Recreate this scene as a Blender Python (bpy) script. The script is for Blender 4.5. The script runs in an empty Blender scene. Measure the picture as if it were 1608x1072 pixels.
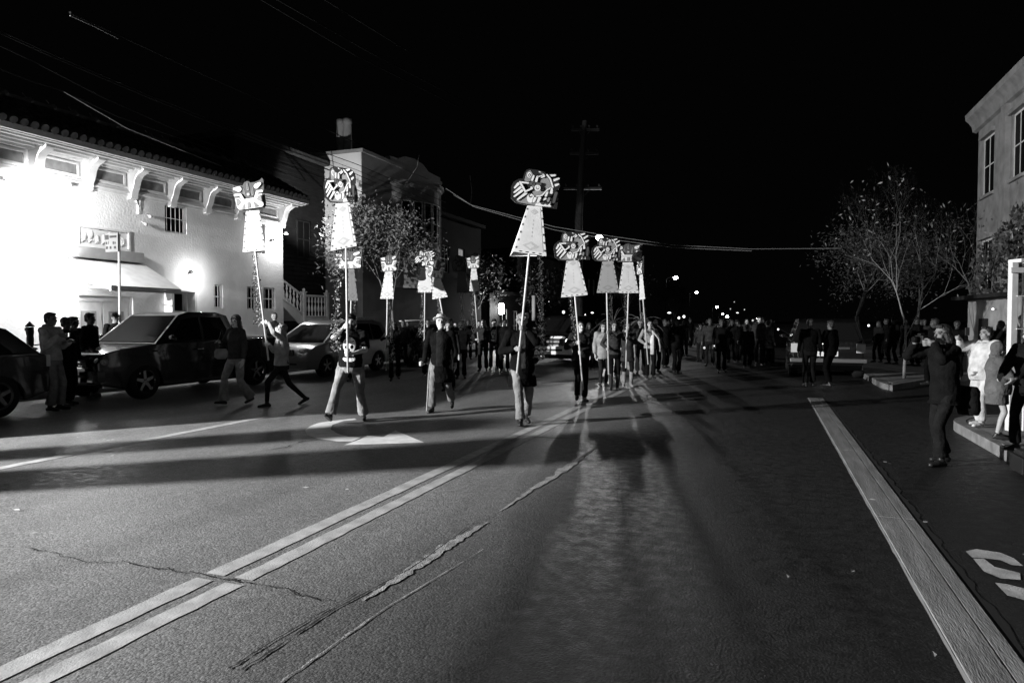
import bpy, math, random
from mathutils import Vector, Matrix, noise
random.seed(7)
sc = bpy.context.scene
V = Vector
R = math.radians

# ---------------------------------------------------------------- camera, sky, exposure
F = 1072.0                      # focal length in photo pixels (24 mm on 36 mm, 1608 px wide)
YAW, PITCH, EYE = R(20.27), R(1.76), 1.6
cd = bpy.data.cameras.new('camera'); cam = bpy.data.objects.new('camera', cd)
sc.collection.objects.link(cam); sc.camera = cam
cd.lens = 24; cd.sensor_width = 36; cd.clip_start = .05; cd.clip_end = 3000
cam.location = (0, 0, EYE); cam.rotation_euler = (R(90) - PITCH, 0, YAW)
w = bpy.data.worlds.new('World'); sc.world = w; w.use_nodes = True
bg = w.node_tree.nodes['Background']; bg.inputs[0].default_value = (1, 1, 1, 1); bg.inputs[1].default_value = .0009
sc.view_settings.view_transform = 'Standard'; sc.view_settings.look = 'None'
sc.view_settings.exposure = 0; sc.view_settings.gamma = 1
sc.cycles.max_bounces = 5; sc.cycles.diffuse_bounces = 3; sc.cycles.glossy_bounces = 3
sc.cycles.sample_clamp_indirect = 3.0
sc.cycles.use_light_tree = True

def lamp(name, loc, power, radius=.1, kind='POINT', aim=None, size=60, blend=.5):
    d = bpy.data.lights.new(name, kind); d.energy = power; d.color = (1, 1, 1)
    d.shadow_soft_size = radius
    if kind == 'SPOT': d.spot_size = R(size); d.spot_blend = blend
    o = bpy.data.objects.new(name, d); sc.collection.objects.link(o); o.location = loc
    if aim is not None: o.rotation_euler = (V(aim) - V(loc)).to_track_quat('-Z', 'Y').to_euler()
    return o

FLOOD = V((-16.2, -2.5, 4.8))
lamp('flood_light', FLOOD, 38000, .05)                                        # work flood on the left pavement, out of frame
lamp('street_light', (-13.3, 58.5, 8.9), 4300, .28, 'SPOT', (-5, 12, 0), 75, .5)   # lamp down the street, seen in frame
lamp('street_light', (4.2, -16, 8.5), 560, .3)                               # unseen fill lamp added behind the camera
# lamps on the stucco house
lamp('wall_flood', (-15.2, 10.8, 4.5), 720, .12, 'SPOT', (-17.2, 12.4, 3.1), 145, .6)
lamp('wall_flood', (-15.95, 16.25, 2.92), 42, .08)
lamp('wall_flood', (-16.0, 20.1, 4.45), 90, .08)
lamp('gable_fill', (-16.25, 20.8, 4.7), 1900, .05, 'SPOT', (-18.3, 26.6, 7.6), 62, .5)  # added spot that brightens the side wall of the bay house
lamp('door_light', (-15.75, 12.1, 2.62), 130, .1)
lamp('porch_light', (-16.2, 42.0, 2.35), 520, .12)
lamp('house_front_light', (-10.5, 33.5, 7.0), 0.1, .2)

# ---------------------------------------------------------------- picture helpers
cy, sy, cp, sp = math.cos(YAW), math.sin(YAW), math.cos(PITCH), math.sin(PITCH)
FW = V((-sy*cp, cy*cp, -sp)); RT = V((cy, sy, 0)); UP = RT.cross(FW)
FH = V((-sy, cy, 0))
def ray(x, y): return FW + RT*((x-804)/F) + UP*((536-y)/F)
def G(x, y, z=0.0):
    d = ray(x, y); return V((0, 0, EYE)) + d*((z-EYE)/d.z)
def AD(x, y, dep):                       # point at horizontal distance `dep` in front of the camera
    d = ray(x, y); return V((0, 0, EYE)) + d*(dep/d.dot(FH))
def AX(x, y, X):                         # point on the plane X = const
    d = ray(x, y); return V((0, 0, EYE)) + d*(X/d.x)
def AY(x, y, Y):
    d = ray(x, y); return V((0, 0, EYE)) + d*(Y/d.y)
def dep(p): return p.dot(FH)

# ---------------------------------------------------------------- materials (black and white photograph: all greys)
def mat(name, c, rough=.6, metal=0, var=0, vscale=5, bump=0, bscale=40, emit=0, spec=.25, coat=0, stretch=None, detail=4):
    m = bpy.data.materials.new(name); m.use_nodes = True
    nt = m.node_tree; b = nt.nodes['Principled BSDF']
    b.inputs['Base Color'].default_value = (c, c, c, 1); b.inputs['Roughness'].default_value = rough
    b.inputs['Metallic'].default_value = metal
    b.inputs['Specular IOR Level'].default_value = spec
    b.inputs['Coat Weight'].default_value = coat; b.inputs['Coat Roughness'].default_value = .04
    if emit:
        b.inputs['Emission Color'].default_value = (1, 1, 1, 1); b.inputs['Emission Strength'].default_value = emit
    if var or bump:
        tc = nt.nodes.new('ShaderNodeTexCoord'); mp = nt.nodes.new('ShaderNodeMapping')
        nt.links.new(tc.outputs['Object'], mp.inputs['Vector'])
        if stretch: mp.inputs['Scale'].default_value = stretch
    if var:
        n = nt.nodes.new('ShaderNodeTexNoise'); n.inputs['Scale'].default_value = vscale; n.inputs['Detail'].default_value = detail
        nt.links.new(mp.outputs[0], n.inputs['Vector'])
        r = nt.nodes.new('ShaderNodeMapRange'); r.inputs['From Min'].default_value = .3; r.inputs['From Max'].default_value = .7
        r.inputs['To Min'].default_value = max(0, c*(1-var)); r.inputs['To Max'].default_value = min(1, c*(1+var))
        nt.links.new(n.outputs[0], r.inputs['Value']); nt.links.new(r.outputs[0], b.inputs['Base Color'])
    if bump:
        n2 = nt.nodes.new('ShaderNodeTexNoise'); n2.inputs['Scale'].default_value = bscale; n2.inputs['Detail'].default_value = 3
        nt.links.new(mp.outputs[0], n2.inputs['Vector'])
        bp = nt.nodes.new('ShaderNodeBump'); bp.inputs['Strength'].default_value = min(1, bump); bp.inputs['Distance'].default_value = .02
        nt.links.new(n2.outputs[0], bp.inputs['Height']); nt.links.new(bp.outputs[0], b.inputs['Normal'])
    return m
_mc = {}
def cloth(c):                            # woven cloth with soft creases
    k = round(c, 3)
    if k not in _mc: _mc[k] = mat('cloth', c*.8, .9, var=.3, vscale=9, bump=.7, bscale=26, spec=.04)
    return _mc[k]
_sk = {}
def skin(c):
    if c not in _sk: _sk[c] = mat('skin', c, .55, var=.12, vscale=40, spec=.25)
    return _sk[c]
M = dict(
 black=mat('black', .012, .5), dark=mat('dark_metal', .03, .45, .3), rubber=mat('rubber', .012, .75, bump=.3, bscale=60),
 white=mat('white_paint', .75, .5, var=.08, vscale=3), grey=mat('grey_paint', .3, .5, var=.1), chrome=mat('chrome', .75, .14, 1),
 carpaint=mat('black_car_paint', .008, .22, coat=1.0), silver=mat('silver_car_paint', .20, .28, .5, coat=.8),
 glass=mat('dark_glass', .008, .06, spec=.008), lens=mat('lamp_lens', .35, .1, .4, var=.6, vscale=40), wood=mat('pole_wood', .28, .7, var=.2, vscale=20, stretch=(6, 6, 1)),
 polewhite=mat('pole_paint', .55, .45), tinsel=mat('tinsel', .8, .18, 1), hair=mat('hair', .02, .45, var=.4, vscale=30, stretch=(1, 1, .15), bump=.7, bscale=90),
 fair=mat('fair_hair', .16, .45, var=.4, vscale=30, stretch=(1, 1, .15), bump=.7, bscale=90), greyhair=mat('grey_hair', .5, .6, bump=.6, bscale=80),
 eye=mat('eye', .02, .2), lip=mat('lip', .16, .4), brow=mat('brow', .04, .7), shoe=mat('shoe_leather', .02, .35, bump=.2), sole=mat('sole', .4, .6),
 bulb=mat('lamp_glow', 1, emit=60), flame=mat('flame', 1, emit=9), litwin=mat('lit_window', 1, emit=1.2), dimwin=mat('dim_window', .3, emit=.25), screen=mat('screen_glow', 1, emit=1.3),
 bark=mat('bark', .16, .85, var=.35, vscale=14, stretch=(3, 3, .6), bump=.8, bscale=25),
)

# ---------------------------------------------------------------- mesh helpers
class MB:
    def __init__(s): s.v = []; s.f = []; s.m = []
    def add(s, vs, fs, m=0):
        o = len(s.v); s.v += [tuple(p) for p in vs]
        for f in fs: s.f.append([o+i for i in f]); s.m.append(m)
    def box(s, a, b, m=0, mtx=None):
        x0, y0, z0 = a; x1, y1, z1 = b
        vs = [V(p) for p in ((x0,y0,z0),(x1,y0,z0),(x1,y1,z0),(x0,y1,z0),(x0,y0,z1),(x1,y0,z1),(x1,y1,z1),(x0,y1,z1))]
        if mtx: vs = [mtx @ p for p in vs]
        s.add(vs, [(0,3,2,1),(4,5,6,7),(0,1,5,4),(1,2,6,5),(2,3,7,6),(3,0,4,7)], m)
    def prism(s, poly, a, b, m=0, wf=None):
        """poly in (y,z); extruded along x from a to b, or to +-wf(y,z)"""
        n = len(poly)
        if wf: vs = [V((-wf(y,z), y, z)) for y, z in poly] + [V((wf(y,z), y, z)) for y, z in poly]
        else: vs = [V((a, y, z)) for y, z in poly] + [V((b, y, z)) for y, z in poly]
        fs = [list(range(n))[::-1], list(range(n, 2*n))] + [(i, (i+1) % n, n+(i+1) % n, n+i) for i in range(n)]
        s.add(vs, fs, m)
    def plate(s, poly, y0, y1, m=0, fx=None):
        """poly in (x,z); extruded along y"""
        n = len(poly); fx = fx or (lambda p: p)
        vs = [fx(V((x, y0, z))) for x, z in poly] + [fx(V((x, y1, z))) for x, z in poly]
        fs = [list(range(n)), list(range(n, 2*n))[::-1]] + [(i, n+i, n+(i+1) % n, (i+1) % n) for i in range(n)]
        s.add(vs, fs, m)
    def tube(s, pts, rs, n=8, m=0, caps=True, flat=None):
        pts = [V(p) for p in pts]
        if not hasattr(rs, '__len__'): rs = [rs]*len(pts)
        o = len(s.v); prev = None
        for i, p in enumerate(pts):
            t = (pts[min(i+1, len(pts)-1)] - pts[max(i-1, 0)])
            t = t.normalized() if t.length > 1e-9 else V((0, 0, 1))
            if prev is None:
                u = t.cross(V((0, 0, 1))) if abs(t.z) < .95 else t.cross(V((0, 1, 0)))
                u.normalize()
            else:
                u = prev - t*prev.dot(t); u = u.normalized() if u.length > 1e-6 else t.orthogonal().normalized()
            prev = u; w_ = t.cross(u)
            for k in range(n):
                a = 2*math.pi*k/n
                s.v.append(tuple(p + u*(math.cos(a)*rs[i]) + w_*(math.sin(a)*rs[i]*(flat or 1))))
        for i in range(len(pts)-1):
            for k in range(n):
                a = o+i*n+k; b = o+i*n+(k+1) % n
                s.f.append([a, b, b+n, a+n]); s.m.append(m)
        if caps:
            s.f.append([o+k for k in range(n)][::-1]); s.m.append(m)
            s.f.append([o+(len(pts)-1)*n+k for k in range(n)]); s.m.append(m)
    def cap(s, a, b, ra, rb, m=0, n=12):           # tapered capsule
        a, b = V(a), V(b); d = b-a
        if d.length < 1e-6: return s.ell(a, (ra, ra, ra), m)
        t = d.normalized(); pts = []; rs = []
        for k in (90, 65, 40, 18): pts.append(a - t*(ra*math.sin(R(k)))); rs.append(max(ra*math.cos(R(k)), 1e-4))
        for k in (0, 18, 40, 65, 90): pts.append(b + t*(rb*math.sin(R(k)))); rs.append(max(rb*math.cos(R(k)), 1e-4))
        pts.insert(4, a); rs.insert(4, ra)
        o = len(s.v); u = t.orthogonal().normalized(); w_ = t.cross(u)
        for p, r in zip(pts, rs):
            for k in range(n):
                an = 2*math.pi*k/n; s.v.append(tuple(p + u*(math.cos(an)*r) + w_*(math.sin(an)*r)))
        for i in range(len(pts)-1):
            for k in range(n):
                q = o+i*n+k; q2 = o+i*n+(k+1) % n
                s.f.append([q, q2, q2+n, q+n]); s.m.append(m)
        s.f.append([o+k for k in range(n)][::-1]); s.m.append(m)
        s.f.append([o+(len(pts)-1)*n+k for k in range(n)]); s.m.append(m)
    def ell(s, c, r, m=0, n=14, k=9, mtx=None):
        c = V(c); o = len(s.v)
        for i in range(k+1):
            ph = math.pi*i/k
            for j in range(n):
                a = 2*math.pi*j/n; rr = max(math.sin(ph), .002)
                p = V((r[0]*rr*math.cos(a), r[1]*rr*math.sin(a), r[2]*math.cos(ph)))
                if mtx: p = mtx @ p
                s.v.append(tuple(c+p))
        for i in range(k):
            for j in range(n):
                a = o+i*n+j; b = o+i*n+(j+1) % n
                s.f.append([a, a+n, b+n, b]); s.m.append(m)
        s.f.append([o+j for j in range(n)]); s.m.append(m)
        s.f.append([o+k*n+j for j in range(n)][::-1]); s.m.append(m)
    def loft(s, rings, n=20, m=0, fx=None):
        """rings: (center, rx, ry) with x across, y depth"""
        o = len(s.v)
        for c, rx, ry in rings:
            c = V(c)
            for j in range(n):
                a = 2*math.pi*j/n
                s.v.append(tuple(c + V((rx*math.cos(a), ry*math.sin(a), 0))))
        for i in range(len(rings)-1):
            for j in range(n):
                a = o+i*n+j; b = o+i*n+(j+1) % n
                s.f.append([a, b, b+n, a+n]); s.m.append(m)
        s.f.append([o+j for j in range(n)][::-1]); s.m.append(m)
        s.f.append([o+(len(rings)-1)*n+j for j in range(n)]); s.m.append(m)
    def lathe(s, prof, c=(0,0,0), n=24, m=0, axis='z'):
        c = V(c); o = len(s.v)
        for r, z in prof:
            for j in range(n):
                a = 2*math.pi*j/n
                q = V((r*math.cos(a), r*math.sin(a), z))
                if axis == 'x': q = V((q.z, q.x, q.y))
                elif axis == 'y': q = V((q.x, q.z, q.y))
                s.v.append(tuple(c+q))
        for i in range(len(prof)-1):
            for j in range(n):
                a = o+i*n+j; b = o+i*n+(j+1) % n
                s.f.append([a, b, b+n, a+n]); s.m.append(m)
    def mesh(s, name):
        me = bpy.data.meshes.new(name); me.from_pydata(s.v, [], s.f); me.update()
        me.polygons.foreach_set('material_index', s.m)
        return me
    def build(s, name, mats, parent=None, smooth=False, bevel=0, seg=2):
        me = s.mesh(name)
        for m_ in (mats if isinstance(mats, (list, tuple)) else [mats]): me.materials.append(m_)
        o = bpy.data.objects.new(name, me); sc.collection.objects.link(o)
        if parent is not None: o.parent = parent
        if smooth: me.polygons.foreach_set('use_smooth', [True]*len(me.polygons))
        if bevel:
            b = o.modifiers.new('bevel', 'BEVEL'); b.width = bevel; b.segments = seg; b.limit_method = 'ANGLE'; b.angle_limit = R(30)
            me.polygons.foreach_set('use_smooth', [True]*len(me.polygons))
            b.harden_normals = True
        return o
def tag(o, label=None, cat=None, group=None, kind=None):
    if label: o['label'] = label
    if cat: o['category'] = cat
    if group: o['group'] = group
    if kind: o['kind'] = kind
    return o
def empty(name, loc=(0,0,0), rz=0, label=None, cat=None, group=None):
    o = bpy.data.objects.new(name, None); sc.collection.objects.link(o)
    o.location = loc; o.rotation_euler = (0, 0, rz); o.empty_display_size = .2
    return tag(o, label, cat, group)
def copy_tree(o, parent=None):
    c = o.copy(); sc.collection.objects.link(c)
    if parent is not None: c.parent = parent
    for ch in list(o.children): copy_tree(ch, c)
    return c
def remesh(mb, name, voxel, smooth=3, disp=0, freq=9, mats=(), pick=None):
    me = mb.mesh(name); t = bpy.data.objects.new(name, me); sc.collection.objects.link(t)
    m = t.modifiers.new('r', 'REMESH'); m.mode = 'VOXEL'; m.voxel_size = voxel; m.use_smooth_shade = True
    if smooth:
        q = t.modifiers.new('s', 'SMOOTH'); q.factor = .5; q.iterations = smooth
    dg = bpy.context.evaluated_depsgraph_get(); dg.update()
    out = bpy.data.meshes.new_from_object(t.evaluated_get(dg)); out.name = name
    bpy.data.objects.remove(t); bpy.data.meshes.remove(me)
    if disp:
        cn = len(out.vertices); co = [0.0]*(cn*3); nr = [0.0]*(cn*3)
        out.vertices.foreach_get('co', co); out.vertices.foreach_get('normal', nr)
        for i in range(0, cn*3, 3):
            x, y, z = co[i], co[i+1], co[i+2]
            n_ = disp*(noise.noise(V((x*freq, y*freq, z*freq*.75 + x*4))) + .5*noise.noise(V((x, y, z))*(freq*2.3)))
            co[i] = x+nr[i]*n_; co[i+1] = y+nr[i+1]*n_; co[i+2] = z+nr[i+2]*n_
        out.vertices.foreach_set('co', co); out.update()
    out.materials.clear()
    for m_ in mats: out.materials.append(m_)
    if pick: out.polygons.foreach_set('material_index', [pick(p.center) for p in out.polygons])
    out.polygons.foreach_set('use_smooth', [True]*len(out.polygons))
    return out
def link(me, name, parent):
    o = bpy.data.objects.new(name, me); sc.collection.objects.link(o); o.parent = parent; return o
# ================================================================ SETTING
def asphalt():
    m = bpy.data.materials.new('asphalt'); m.use_nodes = True; nt = m.node_tree; b = nt.nodes['Principled BSDF']; L = nt.links.new
    tc = nt.nodes.new('ShaderNodeTexCoord')
    def nz(s, d=3, r=.6, st=None):
        n = nt.nodes.new('ShaderNodeTexNoise'); n.inputs['Scale'].default_value = s; n.inputs['Detail'].default_value = d; n.inputs['Roughness'].default_value = r
        if st:
            mp = nt.nodes.new('ShaderNodeMapping'); mp.inputs['Scale'].default_value = st; L(tc.outputs['Object'], mp.inputs['Vector']); L(mp.outputs[0], n.inputs['Vector'])
        else: L(tc.outputs['Object'], n.inputs['Vector'])
        return n
    def mr(src, a, b_, c, d):
        r = nt.nodes.new('ShaderNodeMapRange'); r.inputs[1].default_value = a; r.inputs[2].default_value = b_; r.inputs[3].default_value = c; r.inputs[4].default_value = d
        L(src, r.inputs[0]); return r.outputs[0]
    def mul(a, c):
        q = nt.nodes.new('ShaderNodeMath'); q.operation = 'MULTIPLY'; L(a, q.inputs[0]); L(c, q.inputs[1]); return q.outputs[0]
    grain = nz(55, 5, .95); mid = nz(9, 4, .7); big = nz(.45, 4, .6); lane = nz(1, 4, .6, (1.6, .10, 1))
    vo = nt.nodes.new('ShaderNodeTexVoronoi'); vo.inputs['Scale'].default_value = 70; L(tc.outputs['Object'], vo.inputs['Vector'])
    c = mul(mr(grain.outputs[0], .36, .64, .6, 1.42), mr(mid.outputs[0], .3, .7, .82, 1.15))
    c = mul(c, mr(big.outputs[0], .3, .7, .78, 1.18)); c = mul(c, mr(lane.outputs[0], .3, .7, .8, 1.15))
    c = mul(c, mr(vo.outputs['Color'], 0, 1, .09, .235))
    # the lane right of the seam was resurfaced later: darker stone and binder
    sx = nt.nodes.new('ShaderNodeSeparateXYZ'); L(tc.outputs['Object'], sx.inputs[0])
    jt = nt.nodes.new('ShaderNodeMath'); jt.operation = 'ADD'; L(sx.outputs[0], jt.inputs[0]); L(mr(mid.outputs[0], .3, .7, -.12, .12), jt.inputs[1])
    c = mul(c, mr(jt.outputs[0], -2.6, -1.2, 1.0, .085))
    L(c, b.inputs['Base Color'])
    L(mr(mid.outputs[0], .35, .65, .38, .62), b.inputs['Roughness'])
    b.inputs['Specular IOR Level'].default_value = .32
    ad = nt.nodes.new('ShaderNodeMath'); ad.operation = 'ADD'; L(grain.outputs[0], ad.inputs[0]); L(mr(vo.outputs['Distance'], 0, .8, 1.0, 0), ad.inputs[1])
    bp = nt.nodes.new('ShaderNodeBump'); bp.inputs['Strength'].default_value = .38; bp.inputs['Distance'].default_value = .006
    L(ad.outputs[0], bp.inputs['Height']); L(bp.outputs[0], b.inputs['Normal'])
    return m
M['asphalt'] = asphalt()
M['concrete'] = mat('concrete', .20, .8, var=.3, vscale=2.2, bump=.35, bscale=50, detail=8)
M['strip'] = mat('strip_concrete', .17, .75, var=.3, vscale=3, bump=.4, bscale=30, stretch=(5, .6, 1), detail=10)
M['kerb'] = mat('kerb_concrete', .17, .8, var=.35, vscale=5, bump=.3, bscale=40)
M['paint'] = mat('road_paint', .36, .6, var=.28, vscale=7, bump=.2, bscale=90, detail=10)
M['worn'] = mat('worn_road_paint', .26, .6, var=.45, vscale=9, bump=.5, bscale=90, detail=10)
M['crack'] = mat('tar_crack', .012, .8)
M['stucco'] = mat('stucco', .70, .8, var=.12, vscale=1.3, bump=.6, bscale=16, detail=6)
M['trim'] = mat('white_trim', .62, .6, var=.1, vscale=4)
M['tile'] = mat('roof_tile', .045, .8, var=.4, vscale=6, bump=.4)
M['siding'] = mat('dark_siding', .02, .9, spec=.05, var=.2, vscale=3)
M['panel'] = mat('recessed_panel', .2, .6, var=.3, vscale=5)

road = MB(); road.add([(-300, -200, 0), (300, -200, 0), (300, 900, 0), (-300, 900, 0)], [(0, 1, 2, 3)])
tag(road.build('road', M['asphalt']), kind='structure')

def slab(name, poly, z0, z1, m, bevel=0):
    mb = MB(); n = len(poly)
    mb.add([(x, y, z0) for x, y in poly]+[(x, y, z1) for x, y in poly],
           [list(range(n))[::-1], list(range(n, 2*n))]+[(i, (i+1) % n, n+(i+1) % n, n+i) for i in range(n)])
    return tag(mb.build(name, m, bevel=bevel), kind='structure')
slab('pavement', [(-80, -60), (-13.96, -60), (-13.96, 300), (-80, 300)], -.1, .13, M['concrete'])
slab('kerb', [(-13.96, -60), (-13.80, -60), (-13.80, 300), (-13.96, 300)], -.1, .135, M['kerb'], .02)
def arc(cx, cy_, r, a0, a1, n=8): return [(cx+r*math.cos(R(a0+(a1-a0)*i/n)), cy_+r*math.sin(R(a0+(a1-a0)*i/n))) for i in range(n+1)]
slab('pavement', [(2.76, -60), (60, -60), (60, 12.5)] + arc(3.9, 11.36, 1.14, 90, 180)[0:], -.1, .13, M['concrete'])
def kerb_line(pts, wd=.15, z1=.136):
    mb = MB(); P = [V((x, y, 0)) for x, y in pts]; n = len(P); L_, R_ = [], []
    for i, p in enumerate(P):
        d = (P[min(i+1, n-1)]-P[max(i-1, 0)]).normalized(); q = V((-d.y, d.x, 0)); L_.append(p-q*wd); R_.append(p)      # second edge lies on the pavement side
    vs = [(p.x, p.y, z) for z in (-.1, z1) for r_ in (R_, L_) for p in r_]; f = []
    for i in range(n-1): f += [(i, i+1, 2*n+i+1, 2*n+i), (2*n+i, 2*n+i+1, 3*n+i+1, 3*n+i), (n+i+1, n+i, 3*n+i, 3*n+i+1)]
    f.append((0, 2*n, 3*n, n)); mb.add(vs, f); return tag(mb.build('kerb', M['kerb']), kind='structure')
kerb_line([(2.6, -60), (2.6, 0), (2.6, 6)] + arc(3.9, 11.36, 1.3, 180, 90, 14) + [(8, 12.66), (60, 12.66)])
kerb_line([(60, 24), (9, 24), (6.6, 22.6), (4.3, 20.4), (3.1, 18.2)] + [(2.75, 17.5), (2.62, 18.0), (2.6, 19), (2.6, 60), (2.6, 300)])
slab('pavement', [(2.74, 18.6), (2.85, 18.1), (3.0, 18.5), (4.2, 20.6), (6.5, 22.8), (8.9, 24.2), (60, 24.2), (60, 300), (2.74, 300)], -.1, .13, M['concrete'])
slab('ramp', [tuple(G(x, y, .15).xy) for x, y in ((1573, 695), (1608, 683), (1640, 700), (1600, 712))], .1, .145, M['kerb'])

def paint(name, polys, m, z=.004):
    mb = MB()
    for poly in polys: mb.add([(x, y, z) for x, y in poly], [list(range(len(poly)))])
    me = mb.build(name, m)
    return tag(me, kind='structure')
def ragged(x0, x1, y0, y1, j=.006, st=.12):
    n = max(2, int((y1-y0)/st)); a = [(x0+random.uniform(-j, j), y0+(y1-y0)*i/n) for i in range(n+1)]
    return a, [(x1+random.uniform(-j, j), y0+(y1-y0)*i/n) for i in range(n+1)]
def strip(name, x0, x1, y0, y1, m, j=.006, z=.004):
    a, b = ragged(x0, x1, y0, y1, j); mb = MB(); n = len(a)
    mb.add([(x, y, z) for x, y in a]+[(x, y, z) for x, y in b], [(i, n+i, n+i+1, i+1) for i in range(n-1)])
    return tag(mb.build(name, m), kind='structure')
yb = G(350, 908).y
for x0, x1 in ((-3.30, -3.16), (-3.07, -2.94)):
    strip('lane_line', x0, x1, -6, yb-.05, M['paint']); strip('lane_line', x0, x1, yb+.03, 31, M['paint'])
strip('lane_line', -7.83, -7.68, 1.5, 9.2, M['paint'], .004)
strip('lane_line', -11.2, -11.1, -4, 9.0, M['worn'], .01)
px = lambda pts: [tuple(G(x, y).xy) for x, y in pts]
paint('turn_arrow', [px([(557,657),(520,661),(500,664),(487,669),(479,675),(482,683),(500,689),(530,693),(553,693),(567,687),(548,686),(530,681),(519,674),(522,667),(540,661),(560,659)]),
                     px([(540,699),(567,689),(577,684),(602,686),(621,676),(667,695)])], mat('white_road_paint', .62, .6, var=.2, vscale=6, detail=8))
paint('bus_stop_marking', [px([(1068+x/2.978, 712+y/2.978) for x, y in q]) for q in (
    [(1335,458),(1385,447),(1500,465),(1560,490),(1605,527),(1550,522),(1500,500),(1400,488),(1365,487)],
    [(1370,492),(1420,492),(1470,530),(1590,560),(1592,592),(1500,585),(1420,552)],
    [(1472,605),(1530,612),(1620,635),(1620,690),(1560,672),(1530,665)],
    [(1600,470),(1700,480),(1720,520),(1640,500)])], M['paint'])
def worn(name, pts, w0, m, z=.005, jit=1.0, seg=40, wob=.004):
    """irregular band along a pixel polyline, widths in metres"""
    P = [G(*p) for p in pts]; mb = MB(); L_ = []; S = []
    for i in range(len(P)-1):
        for k in range(seg):
            t = k/seg; S.append((P[i].lerp(P[i+1], t), w0[i]*(1-t)+w0[i+1]*t))
    S.append((P[-1], w0[-1]))
    for i, (p, ww) in enumerate(S):
        d = (S[min(i+1, len(S)-1)][0]-S[max(i-1, 0)][0]).normalized(); n_ = V((-d.y, d.x, 0))
        a = ww*max(.06, .5+jit*.55*noise.noise(V((i*.21, 1.7, 3)))); b = ww*max(.06, .5+jit*.55*noise.noise(V((i*.17, 9.1, 3))))
        o = n_*(wob*noise.noise(V((i*.23, 4.4, 0)))+wob*.5*noise.noise(V((i*.6, 8.4, 0))))
        L_.append((p+o+n_*a, p+o-n_*b))
    vs = [(q[0].x, q[0].y, z) for q in L_]+[(q[1].x, q[1].y, z) for q in L_]; n = len(L_)
    mb.add(vs, [(i, n+i, n+i+1, i+1) for i in range(n-1)])
    return tag(mb.build(name, m), kind='structure')
worn('worn_line', [(570,943),(640,899),(700,859),(765,820)], [.02,.075,.09,.02], M['worn'], jit=1.1)
worn('worn_line', [(785,803),(830,772),(885,738),(935,703)], [.015,.05,.10,.02], M['worn'], jit=1.2)
worn('worn_line', [(440,1072),(600,958),(760,862)], [.012,.010,.004], M['worn'], jit=1.6)
worn('seam', [(380,1052),(520,960),(650,890),(745,820)], [.014,.012,.008,.004], M['crack'], jit=1.9)
worn('seam', [(360,1050),(420,1012),(560,930)], [.014,.01,.005], M['crack'], jit=1.9)
worn('crack', [(40,858),(60,864),(95,872),(135,883),(190,882),(230,890),(270,896),(330,906),(372,912),(410,918),(445,926),(480,937),(525,946)],
     [.003,.014,.005,.010,.008,.022,.008,.011,.014,.006,.008,.020,.003], M['crack'], z=.008, jit=2.0, seg=14, wob=.03)
worn('crack', [(390,712),(450,702),(480,692),(520,688)], [.01,.02,.02,.01], M['crack'], z=.008, jit=2.0, seg=14, wob=.03)
worn('crack', [(800,684),(870,688),(930,690)], [.02,.03,.01], M['crack'], z=.008, jit=2.0, seg=12, wob=.03)

# raised concrete band on the right of the lane
mb = MB(); y = -6.0
while y < 15.2:
    y1 = min(y+3.05, 15.3)
    mb.box((.872, y, -.02), (1.055, y1-.006, .012)); mb.box((1.061, y, -.02), (1.15, y1-.006, .011)); y = y1
tag(mb.build('concrete_strip', M['strip'], bevel=.004), kind='structure')
strip('edge_line', .852, .868, -6, 15.3, mat('edge_paint', .35, .6), .003)
strip('seam', 1.155, 1.21, -6, 15.3, M['crack'], .02)
# asphalt dip: darker patch joint across the road
# litter
mb = MB()
for x, y_, s in ((158,697,1),(135,699,1),(164,690,.8),(170,691,1),(177,690,.7),(122,686,.8),(195,704,1),(176,715,1),(118,716,.7),(160,728,.7),(157,735,.6),(640,656,1),(545,768,.6),(355,757,.5),
               (1390,725,1.1),(1396,727,1),(1370,784,1),(1236,904,1),(1339,896,.8),(1466,1026,1),(1453,819,1),(26,800,1),(53,836,.8),(480,765,1),(746,646,.8),(820,664,.9),(610,755,.6),(700,738,.8)):
    p = G(x, y_, .012); r = .035*s; a = random.random()*3
    mb.add([p+V((r*math.cos(a), r*math.sin(a), 0)), p+V((-.5*r*math.sin(a), .5*r*math.cos(a), .006)), p+V((-r*math.cos(a), -r*math.sin(a), .002)), p+V((.4*r*math.sin(a), -.4*r*math.cos(a), 0))], [(0,1,2,3)])
tag(mb.build('litter', mat('fallen_leaf', .5, .6), None), 'pale fallen leaves and paper scraps scattered over the road', 'litter', kind='stuff')

# ================================================================ BUILDINGS
def facade(mb, X, y0, y1, z0, z1, holes, depth=.18, m=0, sgn=1):
    """wall face in the plane X=const (outside towards +x*sgn) with rectangular holes and reveals"""
    ys = sorted({y0, y1} | {h[0] for h in holes} | {h[1] for h in holes}); zs = sorted({z0, z1} | {h[2] for h in holes} | {h[3] for h in holes})
    for a, b in zip(ys, ys[1:]):
        for c, d in zip(zs, zs[1:]):
            if any(h[0] <= a and b <= h[1] and h[2] <= c and d <= h[3] for h in holes): continue
            mb.add([(X, a, c), (X, b, c), (X, b, d), (X, a, d)], [(0, 1, 2, 3)], m)
    for h in holes:
        Xi = X-depth*sgn; a, b, c, d = h
        for q in (((X,a,c),(Xi,a,c),(Xi,a,d),(X,a,d)), ((X,b,c),(Xi,b,c),(Xi,b,d),(X,b,d)), ((X,a,c),(X,b,c),(Xi,b,c),(Xi,a,c)), ((X,a,d),(X,b,d),(Xi,b,d),(Xi,a,d))):
            mb.add(q, [(0,1,2,3)], m)
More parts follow.
